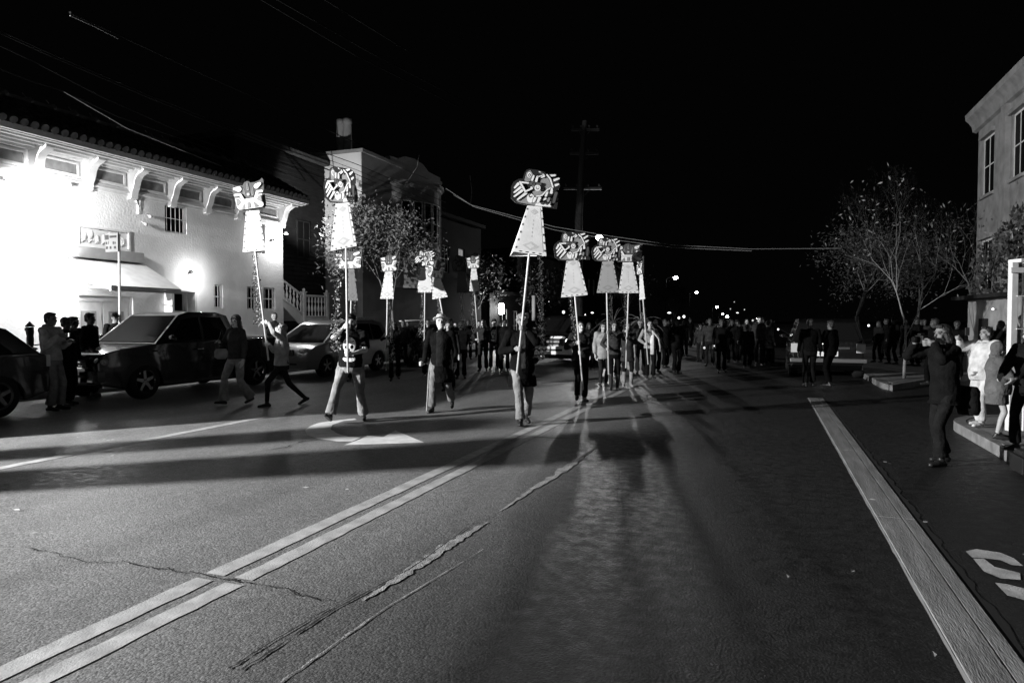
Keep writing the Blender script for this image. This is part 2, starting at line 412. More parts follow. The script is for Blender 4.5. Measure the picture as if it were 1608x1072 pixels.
def window(parent, X, h, depth=.14, sgn=1, bars=0, mull=1, rail=1, fm='trim', glass='glass', fw=.05):
    a, b, c, d = h; Xi = X-depth*sgn
    fr = MB(); lo, hi = sorted((Xi, Xi+.05*sgn))
    fr.box((lo, a, c), (hi, a+fw, d)); fr.box((lo, b-fw, c), (hi, b, d)); fr.box((lo, a+fw, c), (hi, b-fw, c+fw)); fr.box((lo, a+fw, d-fw), (hi, b-fw, d))
    for i in range(mull): y = a+(b-a)*(i+1)/(mull+1); fr.box((lo, y-.02, c+fw), (hi-.003, y+.02, d-fw))
    for i in range(rail): z = c+(d-c)*(i+1)/(rail+1); fr.box((lo, a+fw, z-.02), (hi-.006, b-fw, z+.02))
    o = fr.build('window', M[fm], parent)
    g = MB(); g.box((lo+.012, a+.01, c+.01), (lo+.02, b-.01, d-.01)); g.build('pane', M[glass], o)
    if bars:
        g = MB(); Xo = X-.03*sgn
        for i in range(bars): y = a+(b-a)*(i+.5)/bars; g.tube([(Xo, y, c), (Xo, y, d)], .011, 6)
        g.tube([(Xo, a, (c+d)/2), (Xo, b, (c+d)/2)], .011, 6); g.build('bars', M['trim'], o)
    return o
# ---- the white stucco house with a tiled cornice
SX = -16.5
def YZ(x, y): p = AX(x, y, SX); return p.y, p.z
def hole(x0, x1, y0, y1):
    a = YZ(x0, (y0+y1)/2)[0]; b = YZ(x1, (y0+y1)/2)[0]; m_ = (x0+x1)/2
    return (a, b, YZ(m_, y1)[1], YZ(m_, y0)[1])
H1 = empty('stucco_house', (-20, 12, 0), 0, 'floodlit white stucco house with tiled roof edge, bracketed cornice and barred windows', 'house')
H1.location = (0, 0, 0)
holes = [hole(259, 293, 322, 366), hole(336, 350, 447, 484), hole(388, 403, 450, 486), hole(408, 417, 352, 398), hole(262, 294, 458, 490), hole(405, 416, 452, 488)]
holes[5] = (holes[2][1]+.35, holes[2][1]+.95, holes[2][2], holes[2][3])
door = (12.6, 14.2, .14, 2.25); lw = (9.7, 10.62, 3.05, 3.75)
wl = MB(); facade(wl, SX, 4.0, 20.55, .1, 6.0, holes+[door, lw], .2)
wl.box((-30, 4.0, .1), (SX-.21, 4.2, 6)); wl.box((-30, 20.35, .1), (SX-.001, 20.549, 6)); wl.box((-30, 4.2, 5.8), (SX-.22, 20.3, 5.99)); wl.box((SX-.6, 4.2, .1), (SX-.55, 20.3, 5.8))
wl.build('wall', M['stucco'], H1)
window(H1, SX, holes[0], bars=5, rail=0, mull=0); window(H1, SX, holes[1], bars=3, mull=0); window(H1, SX, holes[2], bars=3, mull=0); window(H1, SX, holes[3], bars=0, mull=0); window(H1, SX, holes[5], bars=3, mull=0)
window(H1, SX, holes[4], depth=.17, mull=0, rail=0); window(H1, SX, lw, mull=0)
# projecting box frame round the low window
mb = MB(); a, b, c, d = holes[4]
for q in ((a-.09, a-.01, c-.05, d+.05), (b+.01, b+.09, c-.05, d+.05), (a-.01, b+.01, d, d+.05)): mb.box((SX+.002, q[0], q[2]), (SX+.3, q[1], q[3]))
mb.build('window_surround', M['trim'], H1)
dr = MB(); dr.box((SX-.19, 12.62, .14), (SX-.15, 13.36, 2.1)); dr.box((SX-.19, 13.42, .14), (SX-.15, 14.18, 2.1)); dr.box((SX-.2, 12.6, 2.1), (SX-.12, 14.2, 2.25)); d_ = dr.build('door', M['trim'], H1)
dr = MB(); dr.box((SX-.149, 12.76, 1.2), (SX-.142, 13.2, 1.85)); dr.box((SX-.149, 13.56, 1.2), (SX-.142, 14.02, 1.85)); dr.build('pane', M['grey'], d_)
# roof edge: eave, tiles, ridge
mb = MB(); mb.prism([(0, 0)]*0 or [(4.0, 5.80), (20.9, 5.80), (20.9, 5.95), (4.0, 5.95)], -17.3, -15.72)
mb.box((-15.72, 4.0, 5.83), (-15.64, 20.95, 5.97))
for k in range(3): mb.box((-15.86-.2*k, 4.0, 5.755-.03*k), (-15.78-.2*k, 20.8, 5.80))
mb.build('eave', M['trim'], H1, bevel=.008)
mb = MB()
mb.add([(-15.6, 4.0, 5.98), (-15.6, 21.0, 5.98), (-17.4, 21.0, 7.0), (-17.4, 4.0, 7.0)], [(0,1,2,3)])
y = 4.1
while y < 21.0:
    pts = []; rs = []
    for k in range(6):
        t0 = k/6; t1 = (k+1)/6+.02
        for t, rr in ((t0, .092), (t1, .074)): pts.append((-15.56-1.84*t, y, 6.0+1.02*t+(.02 if rr > .08 else 0))); rs.append(rr*random.uniform(.96, 1.04))
    mb.tube(pts, rs, 8); y += .235
mb.build('tiled_roof', M['tile'], H1, smooth=False)
mb = MB(); mb.tube([(-17.4, 4, 7.05), (-17.4, 21, 7.05)], .11, 8)
y = 4.2
while y < 21: mb.tube([(-17.4, y, 7.05), (-17.4, y+.10, 7.13)], [.13, .115], 8); mb.cap((-17.4, y+.05, 7.12), (-17.4, y-.1, 7.26), .02, .012, n=6); y += .6
mb.build('ridge', mat('ridge_tile', .09, .7, var=.3), H1)
# frieze: mouldings, brackets, panels
mb = MB(); zb = 5.14
mb.box((SX+.002, 4, zb-.05), (SX+.10, 20.6, zb)); mb.box((SX+.002, 4, zb), (SX+.05, 20.58, zb+.07)); mb.box((SX+.002, 4, zb-.12), (SX+.035, 20.57, zb-.05))
mb.box((SX+.002, 4, 5.66), (SX+.1, 20.6, 5.72)); mb.box((SX+.002, 4, 5.72), (SX+.22, 20.62, 5.80))
mb.build('moulding', M['trim'], H1, bevel=.008)
by = [4.7+1.345*i for i in range(0, 12)]
by = [11.5+1.345*i for i in range(-5, 6)] + [20.42]
for i, y in enumerate(by):
    mb = MB(); prof = [(0, 5.795), (.60, 5.795), (.60, 5.70), (.56, 5.66), (.50, 5.63), (.42, 5.60), (.34, 5.54), (.28, 5.44), (.25, 5.32), (.21, 5.22), (.17, 5.15), (.15, 4.99), (.12, 4.95), (0, 4.93)]
    n = len(prof)
    vs = [(SX+.002+a, y-.11, z) for a, z in prof]+[(SX+.002+a, y+.11, z) for a, z in prof]
    mb.add(vs, [list(range(n)), list(range(n, 2*n))[::-1]]+[(k, n+k, n+(k+1) % n, (k+1) % n) for k in range(n)])
    mb.box((SX+.003, y-.14, 5.66), (SX+.5, y-.112, 5.79)); mb.box((SX+.003, y+.112, 5.66), (SX+.5, y+.14, 5.79))
    mb.build('bracket', M['trim'], H1, bevel=.01)
    if i < len(by)-1 and by[i+1]-y > .5:
        a, b = y+.2, by[i+1]-.2; mb = MB(); x0, x1 = SX+.004, SX+.055
        mb.box((x0, a, 5.26), (x1, b, 5.31)); mb.box((x0, a, 5.56), (x1, b, 5.61)); mb.box((x0, a, 5.31), (x1, a+.05, 5.56)); mb.box((x0, b-.05, 5.31), (x1, b, 5.56))
        f_ = mb.build('panel_frame', M['trim'], H1, bevel=.006)
        mb = MB(); mb.box((SX+.004, a+.051, 5.311), (SX+.02, b-.051, 5.559)); mb.build('panel', M['panel'], f_)
# awning over the door, fascia, relief plaque
mb = MB(); A0, A1 = 12.3, 14.45
mb.add([(SX+.1, A0, 3.2), (SX+.1, A1, 3.2), (-15.0, A1, 2.46), (-15.0, A0, 2.46), (SX+.1, A0, 3.15), (SX+.1, A1, 3.15), (-15.0, A1, 2.41), (-15.0, A0, 2.41)],
       [(0,1,2,3), (7,6,5,4), (0,3,7,4), (1,5,6,2), (3,2,6,7), (0,4,5,1)])
mb.box((-15.06, A0, 2.33), (-15.0, A1, 2.405)); aw = mb.build('awning', M['trim'], H1)
mb = MB(); mb.box((SX+.003, A0, 3.2), (SX+.28, A1-.1, 3.47)); mb.build('awning_box', M['grey'], H1, bevel=.01)
mb = MB(); mb.add([(SX+.1, A0-.01, 3.14), (-15.02, A0-.01, 2.40), (-15.02, A0-.01, 2.36), (SX+.1, A0-.01, 2.7)], [(0,1,2,3)]); mb.build('awning_side', M['grey'], H1); mb = MB(); mb.tube([(SX, A0+.1, 2.5), (-15.1, A0+.1, 2.38)], .015, 6); mb.build('awning_arm', M['grey'], H1); mb = MB(); mb.tube([(SX, A1-.1, 2.5), (-15.1, A1-.1, 2.38)], .015, 6)
mb.build('awning_arm', M['grey'], H1)
P0, P1 = 12.55, 14.1; mb = MB(); x0, x1 = SX+.003, SX+.07
mb.box((x0, P0, 3.5), (x1, P1, 3.56)); mb.box((x0, P0, 4.0), (x1, P1, 4.06)); mb.box((x0, P0, 3.56), (x1, P0+.06, 4.0)); mb.box((x0, P1-.06, 3.56), (x1, P1, 4.0))
mb.box((x0, P0+.06, 3.56), (SX+.02, P1-.06, 4.0))
for q in range(7):
    yy = P0+.2+q*.19; mb.ell((SX+.03, yy, 3.78+.07*math.sin(q*2)), (.03, .07+.02*math.cos(q), .12), n=10, k=6); mb.tube([(SX+.03, yy-.06, 3.62), (SX+.05, yy, 3.7), (SX+.03, yy+.08, 3.66)], .018, 6)
mb.build('relief_plaque', M['trim'], H1, bevel=0)
mb = MB()    # conduit, cameras, lamps
a = AX(211, 304, SX+.03); b = AX(213, 314, SX+.03); c = AX(217, 322, SX+.03); d = AX(217, 336, SX+.03)
mb.tube([a, b, c, d], .022, 8); mb.tube([AX(224, 306, SX+.03), AX(220, 312, SX+.03), AX(219, 336, SX+.03)], .022, 8); mb.build('conduit', M['trim'], H1)
for x, y in ((235, 339), (228, 351), (12, 282), (110, 290)):
    p = AX(x, y, SX+.12); mb = MB(); mb.cap((SX, p.y, p.z+.05), (SX+.1, p.y, p.z), .018, .018, n=6); mb.cap(p, p+V((.12, -.08, -.04)), .04, .05, n=10); mb.build('wall_camera', M['grey'], H1, smooth=True)
for p in ((-16.4, 16.25, 3.0), (-16.4, 19.95, 4.4), (-16.4, 20.62, 4.75), (-16.3, 11.7, 2.72)):  # fixture just past the corner is added for the side-wall spot
    mb = MB(); mb.lathe([(.001, .10), (.06, .09), (.09, 0), (.085, 0), (.055, .08)], p, 14); l_ = mb.build('wall_lamp', M['grey'], H1, smooth=True)
    mb = MB(); mb.ell(V(p)+V((0, 0, .02)), (.045, .045, .05)); mb.build('bulb', M['bulb'], l_, smooth=True)
# ---- dark clapboard house with the stair
H2 = empty('clapboard_house', (0,0,0), 0, 'unlit dark clapboard house set back beside the white stucco house', 'house')
mb = MB(); mb.box((-30, 20.8, .1), (-18.9, 26.4, 8.6))
z = .3
while z < 8.5: mb.add([(-18.9, 20.8, z), (-18.86, 20.8, z), (-18.86, 26.4, z), (-18.9, 26.4, z), (-18.895, 26.4, z+.16), (-18.895, 20.8, z+.16)], [(1, 2, 4, 5), (0, 1, 5), (0, 3, 2, 1)]); z += .18
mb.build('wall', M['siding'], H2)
mb = MB(); mb.box((-30, 20.7, 8.6), (-18.6, 26.45, 8.8)); mb.build('roof_edge', M['tile'], H2)
for yy, zz in ((22.0, 4.3), (24.3, 4.3)): window(H2, -18.70, (yy, yy+.9, zz, zz+1.6), depth=.1, fm='siding')
ST = empty('porch_stair', (0,0,0), 0, 'white porch stair with turned balusters between the stucco house and the tree', 'stair')
XS = -17.2
p0 = AX(445, 441, XS); p1 = AX(476, 465, XS); q0 = AX(445, 470, XS); q1 = AX(476, 499, XS); e1 = AX(513, 465, XS)
yr0 = p0.y-.6; slope = (p1.z-p0.z)/(p1.y-p0.y); top = lambda y: p1.z+(y-p1.y)*slope
def baluster(mb, x, y, z0, z1):
    h = z1-z0; mb.lathe([(.03, 0), (.03, .12*h), (.018, .16*h), (.045, .3*h), (.05, .42*h), (.02, .6*h), (.018, .66*h), (.045, .74*h), (.03, .84*h), (.03, h)], (x, y, z0), 8)
lz = q1.z
for XX in (XS, XS-.95):
    mb = MB(); mb.tube([(XX, yr0-1.2, top(yr0-1.2)), (XX, p1.y, top(p1.y))], .045, 6); mb.tube([(XX, yr0-1.2, top(yr0-1.2)-.72), (XX, p1.y, top(p1.y)-.72)], .035, 6)
    if XX == XS: mb.tube([(XX, p1.y, p1.z+.03), (XX, e1.y, p1.z+.03)], .05, 6); mb.tube([(XX, p1.y, lz+.06), (XX, e1.y, lz+.06)], .035, 6)
    mb.build('handrail', M['trim'], ST)
    mb = MB(); y = yr0-1.1
    while y < p1.y-.1: baluster(mb, XX, y, top(y)-.7, top(y)-.03); y += .21
    if XX == XS:
        n = 7
        for i in range(n): baluster(mb, XX, p1.y+(e1.y-p1.y)*(i+.7)/(n+.4), lz+.08, p1.z)
    o_ = mb.build('balusters', M['trim'], ST, smooth=True); o_['kind'] = 'stuff'; del o_['kind']
for y, zt, zb_ in ((p1.y+.04, p1.z+.15, .13), (e1.y, p1.z+.15, .13)):
    mb = MB(); mb.box((XS-.07, y-.07, zb_), (XS+.07, y+.07, zt)); mb.box((XS-.10, y-.10, zt), (XS+.10, y+.10, zt+.04)); mb.ell((XS, y, zt+.1), (.06, .06, .07), n=10, k=6); mb.build('newel_post', M['trim'], ST, bevel=.006)
mb = MB(); n = 9; y = p1.y; zt = lz
for i in range(n):
    mb.box((XS-.95, y-.3, zt-.02+.19*(i+1)-.19), (XS-.02, y, zt+.19*(i+1)-.02)); y -= .27
    zt = lz
mb.build('steps', M['trim'], ST)
mb = MB(); ya = p1.y; yc = p1.y-2.6; sl = .70
mb.add([(XS+.012, ya, lz-.42), (XS+.012, ya, lz+.02), (XS+.012, yc, lz+.02+2.6*sl), (XS+.012, yc, lz-.42+2.6*sl), (XS-.03, ya, lz-.42), (XS-.03, ya, lz+.02), (XS-.03, yc, lz+.02+2.6*sl), (XS-.03, yc, lz-.42+2.6*sl)],
       [(0,1,2,3), (7,6,5,4), (0,3,7,4), (1,5,6,2)]); mb.build('stringer', M['trim'], ST)
mb = MB(); mb.box((XS-1, p1.y, lz-.12), (XS+.05, e1.y+.1, lz+.02)); mb.box((XS-.03, p1.y+.12, .5), (XS, e1.y, lz-.2)); mb.build('landing', M['trim'], ST)
# low pale garden wall / gate beyond the stair
GW = MB(); GW.box((-17.0, 25.2, .1), (-16.85, 27.6, .95))
for i in range(16): GW.box((-16.95, 25.3+i*.14, .95), (-16.9, 25.36+i*.14, 1.75))
tag(GW.build('picket_fence', mat('fence_paint', .2, .7)), 'low wall with pickets beyond the porch stair', 'fence')
# ---- tall pale house with chimneys and a bowed bay
H3 = empty('bay_house', (0,0,0), 0, 'tall plastered house with twin chimneys, curved parapet and bowed window bay', 'house')
m3 = mat('plaster', .2, .85, var=.15, vscale=1.5, bump=.3)
mb = MB(); mb.box((-32, 26.6, .1), (-17.0, 34.6, 9.15)); mb.box((-32, 26.55, 9.15), (-16.93, 26.8, 9.3)); mb.box((-17.2, 26.8, 9.15), (-16.93, 34.6, 9.3)); mb.build('wall', m3, H3)
mb = MB(); mb.box((-24, 26.57, 4.0), (-17.01, 26.597, 9.14)); mb.build('gable_wall', mat('lit_plaster', .55, .85, var=.12, vscale=1.2), H3)  # side wall colour raised to carry the light falling on it
for x in (535.5, 545.5):
    p = AY(x, 245, 28.0); mb = MB(); mb.lathe([(.24, 9.0), (.20, 10.9), (.22, 10.95), (.22, 11.15), (.15, 11.15)], (p.x, p.y, 0), 12); mb.build('chimney', m3, H3, smooth=True)
mb = MB(); n = 14      # bowed bay
for fl, (z0, z1) in enumerate(((3.2, 8.2),)):
    ring = [(-17.0+1.15*math.sin(math.pi*i/n), 29.2+4.6*i/n) for i in range(n+1)]
    vs = [(x, y, z0) for x, y in ring]+[(x, y, z1) for x, y in ring]; mb.add(vs, [(i, i+1, n+2+i, n+1+i) for i in range(n)])
    mb.add([(x, y, z0) for x, y in ring], [list(range(n+1))]); mb.add([(x, y, z1) for x, y in ring], [list(range(n+1))])
mb.build('bay', m3, H3)
m3c = mat('cornice_paint', .25, .7)
for zz, e in ((8.2, .16), (8.331, .30), (5.15, .06), (3.2, .08)):
    mb = MB()
    ring = [(-17.0+(1.15+e)*math.sin(math.pi*i/n), 29.2-e+(4.6+2*e)*i/n) for i in range(n+1)]
    vs = [(x, y, zz) for x, y in ring]+[(x, y, zz+.13) for x, y in ring]; mb.add(vs, [(i, i+1, n+2+i, n+1+i) for i in range(n)]+[list(range(n+1))[::-1], list(range(n+1, 2*n+2))]); mb.build('cornice' if zz > 8 else 'string_course', m3c, H3)
for i in range(7):
    a = math.pi*(i+.5+.5)/8.0; t = (i+1)/8
    x = -17.0+1.15*math.sin(math.pi*t); y = 29.2+4.6*t; dx = 1.15*math.pi*math.cos(math.pi*t); ang = math.atan2(4.6, dx)-math.pi/2
    mx = Matrix.Translation((x, y, 0)) @ Matrix.Rotation(ang, 4, 'Z')
    f_ = MB(); f_.box((0, -.25, 5.5), (.04, -.21, 7.5), 0, mx); f_.box((0, .21, 5.5), (.04, .25, 7.5), 0, mx); f_.box((0, -.21, 7.46), (.04, .21, 7.5), 0, mx); f_.box((0, -.21, 5.5), (.04, .21, 5.54), 0, mx); f_.box((0, -.21, 6.48), (.035, .21, 6.52), 0, mx)
    f_ = f_.build('window', M['trim'], H3); g = MB(); g.box((-.0, -.21, 5.54), (.012, .21, 7.46), 0, mx); g.build('pane', M['glass'], f_)
mb = MB(); pts = [(29.0, 9.3), (29.0, 9.5), (29.8, 9.55), (30.4, 9.8), (31.4, 9.9), (32.4, 9.8), (33.0, 9.55), (34.4, 9.5), (34.4, 9.3)]
mb.prism(pts, -17.2, -16.95); mb.build('parapet', m3, H3)
# ---- farther row houses, just darker than night
far = [(-17.5, 35.0, 41.5, 7.6, 'dark row house with two small lit upper windows'), (-17.0, 41.8, 48.0, 3.4, 'low garage house with a glaring porch lamp'),
       (-17.5, 48.5, 60, 7.0, 'narrow dark house behind the string of street trees'), (-17.5, 61, 90, 8.5, 'long dark building farthest along the left pavement')]
for i, (X, a, b, h, lab) in enumerate(far):
    r = empty('row_house', (0,0,0), 0, lab, 'house'); mb = MB(); hs = []
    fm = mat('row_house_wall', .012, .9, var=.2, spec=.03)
    z = 1.0 if h < 5 else 4.4
    k = a+.8
    while k < b-1.4 and h > 5: hs.append((k, k+.9, 4.4, 6.0)); k += 2.2
    if h < 5: hs = [(46.2, 47.3, .15, 2.3), (43.6, 45.2, .3, 2.4)]
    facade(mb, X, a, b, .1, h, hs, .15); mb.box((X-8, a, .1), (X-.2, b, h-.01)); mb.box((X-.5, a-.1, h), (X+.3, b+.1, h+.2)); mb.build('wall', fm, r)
    for n_, hh in enumerate(hs):
        window(r, X, hh, mull=1, rail=1, glass='dimwin' if (i == 0 and n_ == 1) else 'glass')
    if h < 5:
        mb = MB(); mb.lathe([(.02, 2.0), (.17, 2.05), (.19, 2.65), (.05, 2.8)], (X+.35, 43.0, 0), 12); mb.build('porch_lamp', M['bulb'], r, smooth=True)
# ---- right-hand building
H4 = empty('apartment_building', (0,0,0), 0, 'tall plastered building with deep cornice and paired sash windows, ivy on its wall', 'building')
m4 = mat('right_plaster', .22, .85, var=.25, vscale=2.5, bump=.5, bscale=25)
hs = []
for k, (x0, x1) in enumerate(((1543, 1561), (1589, 1609))):
    XX = 7.5
    a = AX(x1, 250, XX).y; b = AX(x0, 250, XX).y
    zt = (AX(x0, 222 if k == 0 else 182, XX).z + AX(x1, 205 if k == 0 else 165, XX).z)/2
    hs.append((a, b, zt-2.1, zt)); hs.append((a, b, zt-5.6, zt-3.7)); hs.append((a, b, zt-5.6+-2.6, zt-6.4))
yf = AX(1535, 300, 7.5).y
hs = [h for h in hs if h[2] > .3]
mb = MB(); facade(mb, 7.5, 16.5, yf, .1, 9.0, hs, .16, sgn=-1); mb.box((7.7, 16.5, .1), (20, yf-.02, 9.0)); mb.box((7.5, yf-.019, .1), (20, yf, 9)); 
mb.build('wall', m4, H4)
mb = MB()
prof = [(0, 8.7), (-.12, 8.75), (-.16, 8.95), (-.26, 9.1), (-.36, 9.2), (-.38, 9.4), (-.1, 9.5), (0, 9.5)]
n = len(prof); vs = [(7.497+x, 16.0, z) for x, z in prof]+[(7.497+x, yf+.3, z) for x, z in prof]
mb.add(vs, [list(range(n)), list(range(n, 2*n))[::-1]]+[(k, (k+1) % n, n+(k+1) % n, n+k) for k in range(n)]); mb.build('cornice', m4, H4)
for h in hs:
    window(H4, 7.5, h, depth=.1, sgn=-1, mull=1, rail=1, fw=.07)
    mb = MB(); mb.box((7.38, h[0]-.1, h[3]+.002), (7.498, h[1]+.1, h[3]+.14)); mb.build('lintel', m4, H4); mb = MB(); mb.box((7.4, h[0]-.1, h[2]-.1), (7.498, h[1]+.1, h[2]-.002)); mb.build('sill', m4, H4)
mb = MB(); yp = AX(1578, 200, 7.4).y; mb.box((7.34, yp-.25, .1), (7.498, yp+.25, 8.7)); mb.build('pilaster', m4, H4)
AN = empty('annex', (0,0,0), 0, 'low pale annex with a flat canopy and dark door beside the ivy wall', 'outbuilding')
mb = MB(); pa = AD(1519, 530, 19.5); pb = AD(1600, 530, 16.0); ht = AD(1540, 470, 18.5).z
d_ = (pb-pa).normalized(); nn = V((-d_.y, d_.x, 0)); ang = math.atan2(d_.y, d_.x); mx = Matrix.Translation((pa.x, pa.y, 0)) @ Matrix.Rotation(ang, 4, 'Z'); Ln = (pb-pa).xy.length
mb.box((0, 0, .1), (Ln, 1.5, ht), 0, mx); mb.build('wall', mat('annex_plaster', .3, .85, var=.3, vscale=3), AN)
mb = MB(); mb.box((-.1, -.4, ht+.002), (Ln, 1.6, ht+.1), 0, mx); mb.build('canopy', M['siding'], AN)
mb = MB(); mb.box((1.0, -.03, .13), (1.65, -.002, 1.65), 0, mx); mb.build('door', M['siding'], AN)
mb = MB(); mb.ell(mx @ V((Ln*.62, -.1, ht-.28)), (.03, .03, .03)); mb.build('lamp', mat('dim_lamp', 1, emit=1.5), AN)
# ---- street furniture
def street_lamp(label, x, y, X, h, rb, group='street lamps down the left side of the street', em='bulb'):
    p = AX(x, y, X); r = empty('street_lamp', (X-1.6, p.y, .12), 0, label, 'street lamp', group)
    hh = p.z-.12; mb = MB(); mb.tube([(0, 0, 0), (0, 0, hh-.3), (.3, 0, hh), (1.3, 0, hh+.15)], [.1, .07, .05, .035], 8); mb.build('pole', M['dark'], r)
    mb = MB(); mb.cap((1.2, 0, hh+.12), (1.75, 0, hh+.12), .1, .06, n=8); mb.build('lamp_head', M['dark'], r)
    mb = MB(); mb.ell((1.6, 0, hh-.02), (rb, rb, rb*.75)); mb.build('bulb', M[em], r, smooth=True)
street_lamp('nearest cobra-head street lamp glaring above the painted placards', 941, 373, -13.6, 9, .30)
street_lamp('second lit street lamp, alone in the dark right of the placards', 1061, 436, -14.3, 9, .36)
street_lamp('third lit street lamp, smaller and lower than the lone bright one', 1094, 459, -15, 9, .32)
street_lamp('fourth lit street lamp above the distant crowd', 1126, 482, -16, 9, .45)
street_lamp('faint fifth lamp close to a brighter one over the crowd', 1135, 493, -16, 7, .32)
street_lamp('bright low lamp at the end of the street', 1142, 497, -16, 7, .6)
street_lamp('faintest lamp right of the others over the crowd', 1189, 500, -4, 5, .4)
# unseen pillars added on the left, sized to cast shadow bands across the road
def shadow_post(t, gx, gy, r_, h, lab):
    P = G(gx, gy); p = V((FLOOD.x, FLOOD.y, 0)).lerp(P, t); r0 = empty('shadow_pillar', (p.x, p.y, .0), 0, lab, 'pillar')
    mb = MB(); mb.lathe([(r_*1.2, 0), (r_*1.2, .2), (r_, .25), (r_, h-.2), (r_*1.15, h-.15), (r_*1.15, h-.05), (.01, h)], (0, 0, 0), 18); mb.build('pillar', M['concrete'], r0, smooth=True)
shadow_post(.26, 300, 737, .165, 3.95, 'stout round pillar added unseen left of the black hatchback, casting a shadow band')
shadow_post(.23, 300, 694, .11, 4.0, 'thinner round pillar added unseen left of the black hatchback, casting a shadow band')
# unseen block added on the pavement to throw shade along the parked cars
ks = empty('shade_block', (-14.0, 3.25, .13), 0, 'closed newsstand on the left pavement before the stucco house', 'shade block')
mb = MB(); mb.box((-1.0, -1.5, 0), (.95, 1.7, 3.05)); mb.build('cabin', M['grey'], ks, bevel=.02)
mb = MB(); mb.box((-1.15, -1.6, 3.05), (1.05, 1.85, 3.17)); mb.build('roof', M['dark'], ks, bevel=.01)
mb = MB(); mb.box((.952, -1.2, 1.0), (.99, 1.4, 2.3)); mb.build('side_panel', M['trim'], ks)
# utility pole in the distance
r0 = AD(909, 345, 52); up = empty('utility_pole', (r0.x, r0.y, 0), YAW, 'tall dark timber utility pole with three crossarms against the night sky', 'utility pole')
def LP(x, y, d=52): p = AD(x, y, d); return (Matrix.Rotation(-YAW, 4, 'Z') @ (p-V((r0.x, r0.y, 0))))
mu = mat('weathered_timber', .028, .85, var=.3, vscale=9)
mb = MB(); mb.tube([(0, 0, 0), LP(909, 345), LP(913, 270), LP(918, 190)], [.32, .30, .24, .18], 10); mb.build('pole', mu, up)
for y, a, b in ((204, 897, 941), (241, 895, 940), (296, 885, 945)):
    mb = MB(); pa, pb = LP(a, y), LP(b, y); mb.box((pa.x, -.09, pa.z-.09), (pb.x, .09, pa.z+.09))
    c_ = LP(915, y+14); mb.tube([(pa.x*.6+pb.x*.4-.3, -.05, pa.z-.05), c_, (pb.x*.7+pa.x*.3, -.05, pa.z-.05)], .035, 5)
    for k in range(4): xx = pa.x+(pb.x-pa.x)*(.06+.29*k); mb.lathe([(.03, 0), (.03, .1), (.08, .12), (.08, .22), (.02, .26)], (xx, 0, pa.z+.1), 8)
    mb.build('crossarm', mu, up)
# wires
wm = mat('cable', .016, .9, spec=0); wl_ = mat('pale_cable', .16, .5, spec=.3); wk = mat('black_cable', .02, .5)
def wire(pts, r, m, lab, sag=0):
    P = [AD(x, y, d) for x, y, d in pts]; Q = []
    for i in range(len(P)-1):
        for k in range(8):
            t = k/8; q = P[i].lerp(P[i+1], t); Q.append(q-V((0, 0, sag*4*t*(1-t))))
    Q.append(P[-1]); mb = MB(); mb.tube(Q, r, 5); tag(mb.build('overhead_cable', m), lab, 'cable', 'overhead cables')
wire([(700, 296, 30), (740, 322, 30), (870, 356, 29), (960, 371, 28), (1060, 385, 27), (1180, 391, 26), (1320, 390, 25)], .012, wl_, 'pale upper cable sagging across the street above the placards')
wire([(712, 306, 30), (745, 325, 30), (870, 361, 29), (960, 376, 28), (1060, 389, 27), (1180, 394, 26)], .012, wl_, 'thin lower strand of the pale cable across the street')
wire([(-30, 34, 11), (80, 84, 13), (240, 152, 17), (470, 243, 30)], .019, wm, 'long cable from the upper left corner down past the tiled roof')
wire([(-30, 38, 11), (80, 88, 13), (240, 156, 17), (560, 285, 35)], .019, wm, 'twin of the long cable, close beneath it')
wire([(110, 20, 11), (330, 122, 18), (531, 212, 30), (700, 290, 45)], .019, wm, 'single steep cable ending at the twin chimneys')
wire([(405, -4, 12), (560, 88, 16), (720, 168, 24)], .019, wm, 'high cable leaving the top edge left of its pair')
wire([(430, -4, 12), (580, 82, 16), (730, 160, 24)], .019, wm, 'high cable leaving the top edge right of its pair')
wire([(505, -4, 12), (640, 80, 18)], .019, wm, 'short high cable nearest the middle of the top edge')
wire([(-20, 62, 10), (60, 100, 12), (160, 152, 15), (300, 215, 20), (480, 285, 30)], .016, wm, 'thick bundled cable sagging over the tiled roof')
wire([(-20, 100, 10), (50, 128, 12), (97, 142, 13.5), (190, 185, 16), (330, 235, 22), (500, 310, 30)], .019, wm, 'cable with a splice just above the roof ridge')
wire([(97, 142, 13.5), (200, 202, 16), (300, 242, 20), (420, 290, 26)], .012, wl_, 'pale drop cable branching from the splice over the roof')
wire([(110, 25, 11), (148, 42, 12), (185, 61, 13)], .009, wl_, 'short bright stretch of cable near the upper left corner')
for k, dy in enumerate((0, 9, 16, 24, 40)):
    wire([(440, 215+dy, 24), (560, 258+dy, 27), (700, 318+dy*1.1, 32)], .010 if k % 2 else .014, wk, ['highest', 'second', 'middle', 'fourth', 'lowest'][k]+' black cable crossing the plastered house with chimneys')
wire([(658, 242, 30), (655, 262, 30), (640, 285, 30), (632, 292, 30)], .012, wl_, 'thin curved service wire hooked over the bowed bay')
wire([(738, 276, 34), (741, 300, 34), (739, 322, 34)], .012, wm, 'short upright wire left of the large placard')
wire([(940, 345, 50), (1060, 348, 60), (1200, 346, 80)], .01, wm, 'faint level cable right of the utility pole')
